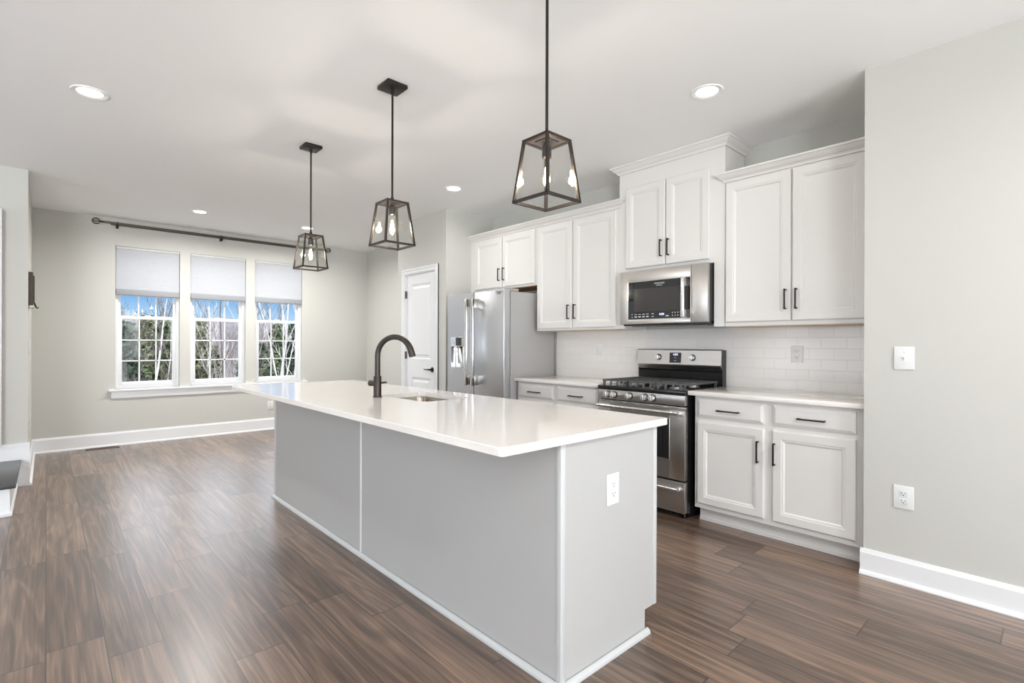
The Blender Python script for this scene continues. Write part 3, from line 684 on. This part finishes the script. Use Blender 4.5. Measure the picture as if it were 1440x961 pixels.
for x0, x1, y0, y1, z0 in ((IX1 - .022, IX1 + .004, IY0 - .004, IY0 + .022, 0), (IX0 - .004, IX0 + .022, IY0 - .004, IY0 + .022, 0), (IX1 - .016, IX1 + .004, IY1 - .030, IY1 - .004, .100), (IX0 - .004, IX0 + .016, IY1 - .030, IY1 - .004, .100)):
    one('corner_strip', lambda bm: box(bm, x0, x1, y0, y1, z0, .884, .004), M_ISLTRIM, isl, smooth=True)
def shoe(bm, p, q, nrm):
    p, q, nn = Vector((*p, 0)), Vector((*q, 0)), Vector((*nrm, 0))
    prof = [(0, 0), (.017, 0), (.017, .008), (.014, .015), (.008, .020), (0, .022)]
    a = [bm.verts.new(p + nn * o_ + up * z) for o_, z in prof]; b = [bm.verts.new(q + nn * o_ + up * z) for o_, z in prof]
    for k in range(6): bm.faces.new([a[k], a[(k + 1) % 6], b[(k + 1) % 6], b[k]])
    bm.faces.new(a); bm.faces.new(b[::-1])
one('shoe_molding', lambda bm: (shoe(bm, (IX0 - .018, IY0 - .004), (IX1 + .018, IY0 - .004), (0, -1)), shoe(bm, (IX1 + .004, IY0 - .018), (IX1 + .004, IY1 - .080), (1, 0)), shoe(bm, (IX0 - .004, IY0 - .018), (IX0 - .004, IY1 - .080), (-1, 0))), M_ISLTRIM, isl, smooth=True)
# doors on the kitchen side
xs = [IX0 + .02 + k * (IX1 - IX0 - .04) / 6 for k in range(7)]
for a, b in zip(xs, xs[1:]):
    bm = bmesh.new(); door_rings(bm, -b + .01, -a - .01, .125, .865, 0); me_m = Matrix.Rotation(PI, 4, 'Z')
    bmesh.ops.transform(bm, matrix=Matrix.Translation((0, IY1, 0)) @ me_m, verts=bm.verts[:])
    obj('door', bm, M_ISL, isl)
# countertop with a sink cut-out and rounded corners
TX0, TX1, TY0, TY1, TZ0, TZ1 = -4.335, -1.192, 1.048, 2.036, .884, .914
SX0, SX1, SY0, SY1 = -2.955, -2.425, 1.555, 1.890
def rr(x0, x1, y0, y1, r, n=6):
    out = []
    for cx, cy, a0 in ((x1 - r, y1 - r, 0), (x0 + r, y1 - r, PI / 2), (x0 + r, y0 + r, PI), (x1 - r, y0 + r, 1.5 * PI)):
        for k in range(n + 1): t = a0 + PI / 2 * k / n; out.append((cx + r * math.cos(t), cy + r * math.sin(t)))
    return out
def top(bm):
    O = rr(TX0, TX1, TY0, TY1, .016); I = rr(SX0, SX1, SY0, SY1, .055); n = len(O); ch = .0025
    def loop(pts, z, ins=0., cxy=None):
        cx, cy = cxy; return [bm.verts.new((x + (ins if x < cx else -ins), y + (ins if y < cy else -ins), z)) for x, y in pts]
    c = ((TX0 + TX1) / 2, (TY0 + TY1) / 2); ci = ((SX0 + SX1) / 2, (SY0 + SY1) / 2)
    L = [loop(I, TZ0, 0, ci), loop(O, TZ0, ch, c), loop(O, TZ0 + ch, 0, c), loop(O, TZ1 - ch, 0, c), loop(O, TZ1, ch, c), loop(I, TZ1, 0, ci)]
    for a, b in zip(L, L[1:] + L[:1]):
        for k in range(n): bm.faces.new([a[k], a[(k + 1) % n], b[(k + 1) % n], b[k]])
tp = one('island_countertop', top, M_QUARTZ); tag(tp, 'white quartz countertop on the grey kitchen island', 'countertop')
def sinkm(bm):
    n_ = 28
    lv_ = [(rr(SX0 - .012, SX1 + .012, SY0 - .012, SY1 + .012, .062), .8835), (rr(SX0 - .002, SX1 + .002, SY0 - .002, SY1 + .002, .055), .8835), (rr(SX0, SX1, SY0, SY1, .055), .878), (rr(SX0 + .01, SX1 - .01, SY0 + .01, SY1 - .01, .055), .72), (rr(SX0 + .04, SX1 - .04, SY0 + .04, SY1 - .04, .05), .695), (rr(SX0 + .22, SX1 - .22, SY0 + .14, SY1 - .14, .02), .690)]
    rows = [[bm.verts.new((x, y, z)) for x, y in p] for p, z in lv_]
    for a, b in zip(rows, rows[1:]):
        for k in range(len(a)): bm.faces.new([a[k], a[(k + 1) % len(a)], b[(k + 1) % len(a)], b[k]])
    bm.faces.new(rows[-1])
sk = thing('sink', 'stainless undermount sink set in the island countertop', 'sink', (-2.69, 1.72, .69))
one('basin', sinkm, mat('sink_steel', (.36, .315, .26, 1), .25, metal=1, var=.05), sk, smooth=True)
one('drain', lambda bm: lathe(bm, (-2.69, 1.72, .6905), [(.042, 0), (.042, .002), (.030, .003), (.026, .001), (.001, .001)], 24), mat('drain_steel', (.25, .24, .22, 1), .35, metal=1), sk, smooth=True)
# faucet
fc = thing('faucet', 'dark bronze gooseneck pull-down faucet standing on the island', 'faucet', (-2.825, 1.482, .914))
FXc, FYc = -2.825, 1.482
def fbody(bm):
    lathe(bm, (FXc, FYc, .914), [(.027, 0), (.027, .006), (.0235, .008), (.0235, .125), (.0215, .128), (.0215, .130)], 28)
one('base', fbody, M_BRONZE, fc, smooth=True)
arc = []; R_ = .115; dxy = Vector((.86, .51, 0)).normalized(); z0_ = 1.165
arc.append(Vector((FXc, FYc, 1.035)))
for k in range(5): arc.append(Vector((FXc, FYc, 1.06 + k * .026)))
for k in range(17):
    t = PI * k / 16 * .93; arc.append(Vector((FXc, FYc, z0_)) + dxy * (R_ - R_ * math.cos(t)) + up * (R_ * math.sin(t)))
nA = len(arc)
one('spout', lambda bm: tube(bm, arc[:nA - 4], .0165, 18), M_BRONZE, fc, smooth=True)
one('spray_head', lambda bm: tube(bm, arc[nA - 5:] + [arc[-1] + (arc[-1] - arc[-2]).normalized() * .028], [.0168, .0180, .0185, .0190, .0198, .0200], 18), M_BRONZE, fc, smooth=True)
hd = one('handle', lambda bm: (cyl(bm, (FXc - .018, FYc, .998), (FXc - .062, FYc - .020, .998), .0185, 20), ), M_BRONZE, fc, smooth=True)
one('lever', lambda bm: tube(bm, [(FXc + .015, FYc + .012, 1.002), (FXc + .055, FYc + .03, 1.006)], [.006, .005], 10), M_BRONZE, fc, smooth=True)

# ------------------------------------------------------------------ pendants
def pendant(cx, cy, label):
    t = thing('pendant_light', label, 'pendant light', (cx, cy, CH), 'lantern pendants over the island')
    bx('canopy', (cx - .064, cx + .064, cy - .064, cy + .064, CH - .022, CH), M_BLACKHW, t, bev=.003)
    one('rod', lambda bm: (cyl(bm, (cx, cy, 2.055), (cx, cy, CH - .02), .0062, 14), cyl(bm, (cx, cy, CH - .05), (cx, cy, CH - .02), .010, 14), cyl(bm, (cx, cy, 2.06), (cx, cy, 2.09), .0095, 14)), M_BLACKHW, t, smooth=True)
    zb, zt, sb, st = 1.806, 2.060, .098, .0700; w = .0055
    C_ = lambda s, z: [Vector((cx + a * s, cy + b * s, z)) for a, b in ((-1, -1), (1, -1), (1, 1), (-1, 1))]
    Bc, Tc = C_(sb - w, zb + w), C_(st - w, zt - w)
    def sq(bm, a, b):
        d = (b - a); b2 = bmesh.new(); l = d.length + 2 * w
        bmesh.ops.create_cube(b2, size=1); 
        x_ = d.normalized(); hz = Vector((0, 0, 1)); 
        if abs(x_.z) > .8: yv = Vector((-1, 1, 0)).normalized() if False else Vector((1, 0, 0))
        else: yv = hz
        zv = x_.cross(yv).normalized(); yv = zv.cross(x_).normalized()
        Mx = Matrix(((x_.x, yv.x, zv.x, 0), (x_.y, yv.y, zv.y, 0), (x_.z, yv.z, zv.z, 0), (0, 0, 0, 1)))
        merge(bm, b2, Matrix.Translation((a + b) / 2) @ Mx @ Matrix.Diagonal((l, 2 * w, 2 * w, 1)))
    def frame(bm):
        for k in range(4): sq(bm, Bc[k], Bc[(k + 1) % 4]); sq(bm, Tc[k], Tc[(k + 1) % 4]); sq(bm, Bc[k], Tc[k])
    one('lantern_frame', frame, M_BRONZE, t)
    one('top_plate', lambda bm: (box(bm, cx - st + w, cx + st - w, cy - st + w, cy + st - w, zt - .006, zt - .001), box(bm, cx - .034, cx + .034, cy - .034, cy + .034, zt - .012, zt - .006)), M_ROD, t)
    for k in range(4):
        def pane(bm):
            a, b, c, d = Bc[k], Bc[(k + 1) % 4], Tc[(k + 1) % 4], Tc[k]
            nn = (b - a).cross(d - a).normalized() * .0012
            lo = [bm.verts.new(p + nn) for p in (a, b, c, d)]; hi = [bm.verts.new(p - nn) for p in (a, b, c, d)]
            bm.faces.new(lo); bm.faces.new(hi[::-1])
            for i in range(4): bm.faces.new([lo[i], lo[(i + 1) % 4], hi[(i + 1) % 4], hi[i]])
        one('glass_pane', pane, M_LGLASS, t)
    one('socket', lambda bm: lathe(bm, (cx, cy, 1.985), [(.014, 0), (.019, .003), (.019, .050), (.012, .056), (.008, .070)], 24), M_BRONZE, t, smooth=True)
    bl = one('bulb', lambda bm: lathe(bm, (cx, cy, 1.868), [(.001, 0), (.012, .004), (.021, .016), (.025, .034), (.024, .052), (.018, .078), (.0135, .100), (.0130, .118)], 24), M_BULB, t, smooth=True)
    def fil(bm):
        for k in range(4):
            t_ = k * PI / 2; x, y = math.cos(t_) * .007, math.sin(t_) * .007
            tube(bm, [(cx + x, cy + y, 1.890), (cx + x * 1.3, cy + y * 1.3, 1.918), (cx + x * .5, cy + y * .5, 1.955)], .0028, 6)
    one('filament', fil, M_FIL, bl)
    l = bpy.data.lights.new('bulb_light', 'POINT'); l.energy = 8.5; l.shadow_soft_size = .017; l.color = (1, .94, .86)
    lo = bpy.data.objects.new('bulb_light', l); COL.objects.link(lo); lo.parent = t; lo.location = (0, 0, 1.912 - CH)
pendant(-1.412, 1.480, 'black lantern pendant nearest, hanging by the island end closest to range')
pendant(-2.650, 1.480, 'middle black lantern pendant hanging over the faucet')
pendant(-3.885, 1.480, 'farthest black lantern pendant hanging in front of the right window')

# ------------------------------------------------------------------ recessed ceiling lights
def can(x, y, label, power=22):
    t = thing('recessed_light', label, 'ceiling light', (x, y, CH), 'recessed ceiling lights')
    one('trim_ring', lambda bm: lathe(bm, (x, y, CH), [(.062, 0), (.066, -.003), (.088, -.006), (.092, -.002), (.092, 0)], 36), M_CANRING, t, smooth=True)
    one('lens', lambda bm: lathe(bm, (x, y, CH), [(.001, -.0025), (.061, -.0020), (.063, 0)], 32), M_LAMP, t, smooth=True)
    l = bpy.data.lights.new('can_light', 'AREA'); l.shape = 'DISK'; l.size = .12; l.energy = power; l.color = (1, .975, .945); l.spread = 2.9
    lo = bpy.data.objects.new('can_light', l); COL.objects.link(lo); lo.parent = t; lo.location = (0, 0, -.008)
can(-3.953, .188, 'recessed ceiling light near the top left, left of the pendants', 15)
can(-1.443, 2.883, 'recessed ceiling light in front of the microwave cabinet', 1.5)
can(-4.004, 2.898, 'recessed ceiling light in front of the pantry and refrigerator', 6.5)
can(-6.688, 1.287, 'recessed ceiling light near the middle of the window wall', 33)
can(-6.675, 2.497, 'recessed ceiling light just above the farthest pendant', 33)
can(1.2, .188, 'added, unseen recessed light behind the camera, near side', 33)  # from here on: out-of-frame lights added to light the room
can(1.2, 2.4, 'added, unseen recessed light behind the camera, kitchen side', 33)
can(-2.2, -2.6, 'added, unseen recessed light in the living area, chimney side', 2)
can(1.2, -2.6, 'added, unseen recessed light in the living area, far corner', 2)

# ------------------------------------------------------------------ cellular shades and curtain rod
for (y0, y1), lab in zip(WIN, ('leftmost', 'middle', 'rightmost')):
    t = thing('cellular_shade', 'half-raised white cellular shade in the %s window' % lab, 'window shade', (XW - .03, (y0 + y1) / 2, WZ1), 'cellular shades in the windows')
    def fabric(bm):
        zt, zb = WZ1 - .028, 1.875; n = 20; xf, xb = XW - .012, XW - .046
        for side, sgn in ((xf, 1), (xb, -1)):
            prev = None
            for k in range(2 * n + 1):
                z = zt - (zt - zb) * k / (2 * n); x = side - sgn * (.0 if k % 2 else .0015)
                cur = (bm.verts.new((x, y0 + .006, z)), bm.verts.new((x, y1 - .006, z)))
                if prev: bm.faces.new([prev[0], prev[1], cur[1], cur[0]])
                prev = cur
    one('shade_fabric', fabric, M_SHADE, t)
    bx('head_rail', (XW - .052, XW - .006, y0 + .004, y1 - .004, WZ1 - .030, WZ1 - .002), M_RAIL, t, bev=.002)
    bx('bottom_rail', (XW - .052, XW - .004, y0 + .005, y1 - .005, 1.824, 1.895), mat('bottom_rail_fabric', (.30, .31, .33, 1), .7), t, bev=.004)
RXr, RZ = XW + .085, 2.668
cr_ = thing('curtain_rod', 'bare bronze double curtain rod mounted above the three windows', 'curtain rod', (RXr, 1.78, RZ))
one('rod', lambda bm: cyl(bm, (RXr, .49, RZ), (RXr, 3.12, RZ), .0125, 14), M_ROD, cr_, smooth=True)
one('rod', lambda bm: cyl(bm, (XW + .045, .56, RZ - .012), (XW + .045, 3.05, RZ - .012), .008, 12), M_ROD, cr_, smooth=True)
for y, s in ((.49, -1), (3.12, 1)):
    def fin(bm):
        for k in range(3): torus(bm, (RXr, y + s * .066, RZ), .036, .0038, Euler((0, k * PI / 3, 0)), 28, 6)
        cyl(bm, (RXr, y - s * .02, RZ), (RXr, y + s * .034, RZ), .011, 12, None)
        sph(bm, (RXr, y + s * .095, RZ), .007, seg=10)
    one('finial', fin, M_BLACKHW, cr_, smooth=True)
for y in (.625, 1.735, 2.95):
    def brk(bm):
        box(bm, XW, XW + .006, y - .012, y + .012, RZ - .05, RZ + .03); box(bm, XW + .004, RXr + .014, y - .006, y + .006, RZ - .030, RZ - .016)
        torus(bm, (RXr, y, RZ), .015, .004, Euler((PI / 2, 0, 0)), 20, 6); cyl(bm, (RXr, y, RZ - .055), (RXr, y, RZ - .012), .009, 12)
    one('bracket', brk, M_BLACKHW, cr_, smooth=True)

# ------------------------------------------------------------------ plates (built facing -Y at the origin, then turned)
def plate_thing(kind, label, loc, rz, w=.078, h=.118, cat=None):
    names = {'outlet': ('wall_outlet', 'outlet'), 'switch': ('light_switch', 'light switch'), 'gfci': ('wall_outlet', 'outlet'), 'rocker': ('light_switch', 'light switch')}
    nm, ct = names[kind]
    t = thing(nm, label, ct, loc, None, rz)
    def P(name, fn, m_, smooth=True):
        bm = bmesh.new(); fn(bm); me_o = obj(name, bm, m_, None, smooth=smooth); me_o.parent = t; return me_o
    P('cover_plate', lambda bm: box(bm, -w / 2, w / 2, -.0065, 0, -h / 2, h / 2, .003, 3), M_PLATE)
    if kind == 'outlet':
        for z in (.0195, -.0195):
            q = P('receptacle', lambda bm: box(bm, -.017, .017, -.0085, -.005, z - .0145, z + .0145, .004, 3), M_PLATE)
            bm = bmesh.new()
            box(bm, -.0085, -.006, -.0092, -.008, z - .001, z + .008); box(bm, .006, .0085, -.0092, -.008, z, z + .007)
            lathe(bm, (0, -.008, z - .0075), [(.0028, 0), (.0028, .0012), (.001, .0012)], 10, '-Y')
            s = obj('slots', bm, M_SLOT, None); s.parent = q
    elif kind == 'gfci':
        q = P('receptacle', lambda bm: box(bm, -.017, .017, -.0085, -.005, -.034, .034, .003), M_PLATE)
        for z in (.019, -.019):
            bm = bmesh.new(); box(bm, -.0085, -.006, -.0092, -.008, z - .001, z + .008); box(bm, .006, .0085, -.0092, -.008, z, z + .007)
            lathe(bm, (0, -.008, z - .0075), [(.0028, 0), (.0028, .0012), (.001, .0012)], 10, '-Y'); s = obj('slots', bm, M_SLOT, None); s.parent = q
        bm = bmesh.new(); box(bm, -.008, .008, -.0095, -.008, -.006, -.001); box(bm, -.008, .008, -.0095, -.008, .001, .006); s = obj('test_buttons', bm, M_PLATE, None); s.parent = q
    elif kind == 'rocker':
        P('rocker', lambda bm: box(bm, -.016, .016, -.0095, -.005, -.033, .033, .003), M_PLATE)
    else:
        P('toggle_collar', lambda bm: box(bm, -.0055, .0055, -.008, -.005, -.0125, .0125, .001), M_SLOT if False else M_PLATE)
        P('toggle', lambda bm: tube(bm, [(0, -.006, -.002), (0, -.014, .004), (0, -.020, .008)], [.0045, .0042, .0036], 8), M_PLATE)
        P('screw', lambda bm: (lathe(bm, (0, -.0062, .030), [(.0026, 0), (.0022, .0012), (.001, .0014)], 10, '-Y'), lathe(bm, (0, -.0062, -.030), [(.0026, 0), (.0022, .0012), (.001, .0014)], 10, '-Y')), M_STEEL)
    return t
plate_thing('switch', 'white toggle light switch on the right wall', (-.569, YR, 1.172), 0, .086, .120)
plate_thing('outlet', 'white double outlet low on the right wall', (-.570, YR, .449), 0, .086, .120)
plate_thing('gfci', 'white outlet on the tile backsplash right of the range', (-1.292, YB - .008, 1.173), 0)
plate_thing('rocker', 'white rocker switch on the tile backsplash left of the range', (-3.041, YB - .008, 1.191), 0)
plate_thing('gfci', 'white outlet on the end panel of the island', (IX1, 1.663, .664), PI / 2, .078, .124)
plate_thing('outlet', 'small white outlet under the windows beside the island', (XW, 2.379, .349), PI / 2)
plate_thing('switch', 'white light switch on the narrow left wall, seen edge-on', (-6.32, YL, 1.19), PI)
plate_thing('outlet', 'white outlet low on the narrow left wall, seen edge-on', (-6.8, YL, .49), PI)

# ------------------------------------------------------------------ wooden plaque, floor register, hearth
pq = thing('wall_plaque', 'narrow dark wooden plaque with a hook, seen edge-on, left wall', 'wall decoration', (-6.33, YL, 1.55))
one('board', lambda bm: (box(bm, -6.44, -6.22, YL, YL + .030, 1.575, 1.870, .003), box(bm, -6.42, -6.24, YL + .030, YL + .040, 1.60, 1.84, .003)), M_PLAQUE, pq, smooth=True)
one('hook', lambda bm: tube(bm, [(-6.33, YL + .038, 1.60), (-6.33, YL + .046, 1.57), (-6.33, YL + .056, 1.552), (-6.33, YL + .066, 1.562)], .006, 8), M_BLACKHW, pq, smooth=True)
one('lower_shelf', lambda bm: box(bm, -6.43, -6.23, YL, YL + .034, 1.552, 1.574, .003), M_STEEL, pq, smooth=True)
fvx0, fvx1, fvy0, fvy1 = XW + .050, XW + .165, .335, .640
fv = thing('floor_register', 'brown metal floor register by the window wall', 'vent', ((fvx0 + fvx1) / 2, (fvy0 + fvy1) / 2, 0))
def fvf(bm):
    box(bm, fvx0, fvx0 + .014, fvy0, fvy1, 0, .005); box(bm, fvx1 - .014, fvx1, fvy0, fvy1, 0, .005); box(bm, fvx0, fvx1, fvy0, fvy0 + .02, 0, .005); box(bm, fvx0, fvx1, fvy1 - .02, fvy1, 0, .005)
    box(bm, (fvx0 + fvx1) / 2 - .004, (fvx0 + fvx1) / 2 + .004, fvy0, fvy1, 0, .005)
one('frame', fvf, M_VENT, fv)
def lv_(bm):
    k = fvy0 + .026
    while k < fvy1 - .026: box(bm, fvx0 + .012, fvx1 - .012, k, k + .005, .0008, .0042); k += .014
one('louvers', lv_, M_VENT, fv)
bx('opening', (fvx0 + .010, fvx1 - .010, fvy0 + .015, fvy1 - .015, .0002, .0008), M_SLOT, fv)

hx0, hx1, hy1 = XF + .018, -5.075, -.178
hb = thing('hearth', 'raised white hearth with dark slate top at the left edge', 'hearth', (-5.6, -1.0, 0))
one('base', lambda bm: (box(bm, hx0, hx1 - .012, -1.9, hy1 - .012, 0, .198), box(bm, hx0, hx1, -1.9, hy1, 0, .030, .004)), M_TRIM, hb, smooth=True)
one('slab', lambda bm: box(bm, hx0, hx1 + .010, -1.93, hy1 + .018, .199, .232, .004), M_SLATE, hb, smooth=True, label='dark slate slab')
fp = thing('fireplace_surround', 'white fireplace surround cut off by the left frame edge', 'fireplace', (XF + .05, -1.0, .372))
one('pilaster', lambda bm: (box(bm, XF + .001, XF + .09, -.50, -.278, .373, 2.20, .004), box(bm, XF + .001, XF + .09, -1.9, -1.685, .373, 2.20, .004)), M_TRIM, fp, smooth=True)
one('mantel', lambda bm: box(bm, XF + .001, XF + .09, -1.9, -.278, 2.201, 2.36, .004), M_TRIM, fp, smooth=True)

# ------------------------------------------------------------------ outdoors
M_BARK = mat('grey_brown_bark', (.10, .08, .065, 1), .9, var=.3, vscale=3)
M_BIRCH = mat('pale_birch_bark', (.46, .43, .40, 1), .8, var=.35, vscale=2.5)
M_TWIG = mat('bare_twigs', (.14, .115, .10, 1), .9, var=.2)
M_NEEDLE = mat('green_needles', (.075, .10, .040, 1), .8, var=.5, vscale=1.2)
M_NEEDLE2 = mat('dark_green_needles', (.045, .07, .042, 1), .8, var=.5, vscale=1.2)
M_NEEDLE3 = mat('olive_needles', (.11, .12, .05, 1), .8, var=.5, vscale=1.2)
M_GRASS = mat('winter_ground', (.10, .08, .055, 1), 1, var=.4, vscale=.3)
M_HILL = mat('bare_wooded_hillside', (.085, .072, .075, 1), 1, var=.35, vscale=.9, bump=1, bscale=4)
def ground(bm):
    n = 30
    vs = {}
    for i in range(n + 1):
        for j in range(n + 1):
            x = -9 - 200 * (i / n) ** 1.3; y = -110 + 260 * j / n
            h = -5.2 + .4 * math.sin(x * .11 + y * .07)
            vs[i, j] = bm.verts.new((x, y, h))
    for i in range(n):
        for j in range(n): bm.faces.new([vs[i, j], vs[i + 1, j], vs[i + 1, j + 1], vs[i, j + 1]])
one('ground', ground, M_GRASS, smooth=True, kind='structure')
def hill(bm):
    n, mm = 26, 60; vs = {}; rnd = random.Random(3)
    for i in range(n + 1):
        for j in range(mm + 1):
            x = -70 - 110 * i / n; y = -90 + 260 * j / mm
            h = -5.5 + 12.3 * math.sin(min(1, i / n * 1.15) * PI / 2) * (1 + .13 * math.sin(y * .045 + 1.0) + .05 * math.sin(y * .21)) + rnd.uniform(-.35, .35)
            vs[i, j] = bm.verts.new((x, y, h))
    for i in range(n):
        for j in range(mm): bm.faces.new([vs[i, j], vs[i + 1, j], vs[i + 1, j + 1], vs[i, j + 1]])
one('distant_hill', hill, M_HILL, kind='structure')

def conifer_parts(h, seed, nm):
    rnd = random.Random(seed)
    tb = bmesh.new(); tube(tb, [(0, 0, 0), (.05, .03, h * .5), (0, 0, h * .97)], [h * .02, h * .013, .02], 8)
    fb = bmesh.new(); levels = int(h * 3.2)
    for k in range(levels):
        f = (k + .5) / levels; z = h * (.10 + .90 * f); rad = h * .20 * (1 - f) ** .75 + .15
        for a in range(int(9 + 9 * (1 - f))):
            an = rnd.uniform(0, 2 * PI); rl = rad * rnd.uniform(.55, 1.1)
            d = Vector((math.cos(an), math.sin(an), rnd.uniform(-.05, .28))); side = Vector((-math.sin(an), math.cos(an), 0))
            nt_ = 7
            for q in range(nt_):
                p = Vector((0, 0, z)) + d * rl * (q + 1.2) / nt_ + Vector((rnd.uniform(-.12, .12), rnd.uniform(-.12, .12), rnd.uniform(-.1, .1)))
                s = rnd.uniform(.10, .24)
                for w_ in range(2):
                    u_ = Vector((rnd.uniform(-1, 1), rnd.uniform(-1, 1), rnd.uniform(-.6, .9))).normalized() * s; v_ = u_.cross(Vector((rnd.uniform(-1, 1), rnd.uniform(-1, 1), rnd.uniform(-1, 1)))).normalized() * s * .45
                    fb.faces.new([fb.verts.new(p - u_), fb.verts.new(p + v_), fb.verts.new(p + u_), fb.verts.new(p - v_)])
    return tb, fb
def bare_parts(h, seed, lean=0.):
    rnd = random.Random(seed); tb = bmesh.new(); bb = bmesh.new()
    def branch(bm, p, d, l, r, depth):
        n = 5; pts = [p.copy()]; rs = [r]
        for k in range(n):
            d = (d + Vector((rnd.uniform(-.14, .14), rnd.uniform(-.14, .14), rnd.uniform(-.04, .10)))).normalized()
            p = p + d * l / n; pts.append(p.copy()); rs.append(r * (1 - .75 * (k + 1) / n))
        tube(bm, pts, rs, 6 if depth == 0 else 4, cap=False)
        if depth >= 3: return
        cnt = (12, 5, 4)[depth]
        for _ in range(cnt):
            f = rnd.uniform(.28 if depth == 0 else .2, .98); i = min(n - 1, int(f * n)); q = pts[i].lerp(pts[i + 1], f * n - i)
            an = rnd.uniform(0, 2 * PI); o_ = Vector((math.cos(an), math.sin(an), rnd.uniform(.8, 1.9))).normalized()
            dd = (d * .45 + o_).normalized(); ll = l * rnd.uniform(.28, .50) * (1.15 - .45 * f)
            branch(bb, q, dd, ll, max(.008, r * (1 - .75 * f) * .5), depth + 1)
    branch(tb, Vector((0, 0, 0)), Vector((lean, rnd.uniform(-.06, .06), 1)).normalized(), h, h * .0052, 0)
    return tb, bb
def tree(kind, loc, label, h=9, seed=1, m1=None, m2=None, group=None, lean=0):
    nm = 'evergreen_tree' if kind == 'c' else 'bare_tree'
    t = thing(nm, label, 'tree', loc, group)
    a, b = conifer_parts(h, seed, nm) if kind == 'c' else bare_parts(h, seed, lean)
    obj('trunk', a, m1, t, loc=(0, 0, 0), smooth=True); obj('foliage' if kind == 'c' else 'branches', b, m2, t, loc=(0, 0, 0))
    return t
GZ = -5.2
def at(px, X_):
    """world y on the vertical plane x=X_ that the photo shows at column px (plan only)"""
    k = (px - 720) / F_PX; d = fw + rt * k; return X_ * d.y / d.x
# near pale birches
tree('b', (-19, at(178, -19), GZ), 'pale-barked bare tree seen through the left window, near its left edge', 9.5, 11, M_BIRCH, M_TWIG)
tree('b', (-23, at(226, -23), GZ), 'thin pale bare tree seen through right part of the left window', 7.4, 12, M_BIRCH, M_TWIG)
tree('b', (-27, at(278, -27), GZ), 'slim pale bare tree at the left of the middle window view', 7.2, 13, M_BIRCH, M_TWIG)
tree('b', (-17, at(336, -17), GZ), 'bare tree whose branches reach across the middle window view', 9, 14, M_BARK, M_TWIG, lean=-.1)
tree('b', (-18, at(376, -18), GZ), 'thick pale bare tree at the left of the right window view', 11, 15, M_BIRCH, M_BIRCH, lean=.12)
tree('b', (-21, at(404, -21), GZ), 'leaning pale bare tree at the right of the right window view', 11, 16, M_BIRCH, M_TWIG, lean=-.14)
tree('b', (-29, at(206, -29), GZ), 'grey bare tree behind the middle pane of the left window', 7.2, 21, M_BARK, M_TWIG)
tree('b', (-26, at(318, -26), GZ), 'pale multi-branched bare tree low in the middle window view', 7.0, 22, M_BIRCH, M_BIRCH)
# evergreens
ev = [(176, -30, 7.4, M_NEEDLE2, 'dark evergreen at far left of the left window view'), (206, -36, 8.0, M_NEEDLE3, 'olive green evergreen in the centre of the left window view'),
      (232, -28, 7.4, M_NEEDLE, 'green evergreen at the right of the left window view'), (281, -32, 7.6, M_NEEDLE3, 'olive green evergreen at the left of the middle window view'),
      (300, -41, 6.2, M_NEEDLE2, 'low dark evergreen in the middle window view'), (390, -33, 7.6, M_NEEDLE, 'green evergreen in the centre of the right window view'),
      (416, -26, 7.4, M_NEEDLE2, 'dark evergreen at the right of the right window view'), (368, -40, 6.4, M_NEEDLE2, 'dark evergreen behind the thick pale tree, right window'),
      (256, -38, 7.2, M_NEEDLE, 'green evergreen between the left and middle window views'), (346, -36, 6.0, M_NEEDLE, 'short green evergreen at the right of the middle window view')]
for k, (px, X_, h, mm_, lab) in enumerate(ev): tree('c', (X_, at(px, X_), GZ), lab, h, 40 + k, M_BARK, mm_)
# woodland behind: copies of three bare trees
protos = [tree('b', (-45, at(160, -45), GZ), 'bare grey-brown tree in the woodland behind the evergreens', 7.0 + .4 * k, 60 + k, M_BARK, M_TWIG, group='bare trees in the woodland behind') for k in range(3)]
rnd = random.Random(5)
k = 0
for row, X_ in enumerate((-44, -51, -58, -65)):
    for c in range(7):
        t = protos[k] if k < 3 else copy_tree(protos[k % 3])
        x_ = X_ + rnd.uniform(-1.2, 1.2); px = 152 + 41 * (c + .5 * (row % 2)) + rnd.uniform(-5, 5)
        t.location = (x_, at(px, x_), GZ); s = rnd.uniform(.85, 1.12); t.scale = (s, s, s); t.rotation_euler = (0, 0, rnd.uniform(0, 6.28)); k += 1
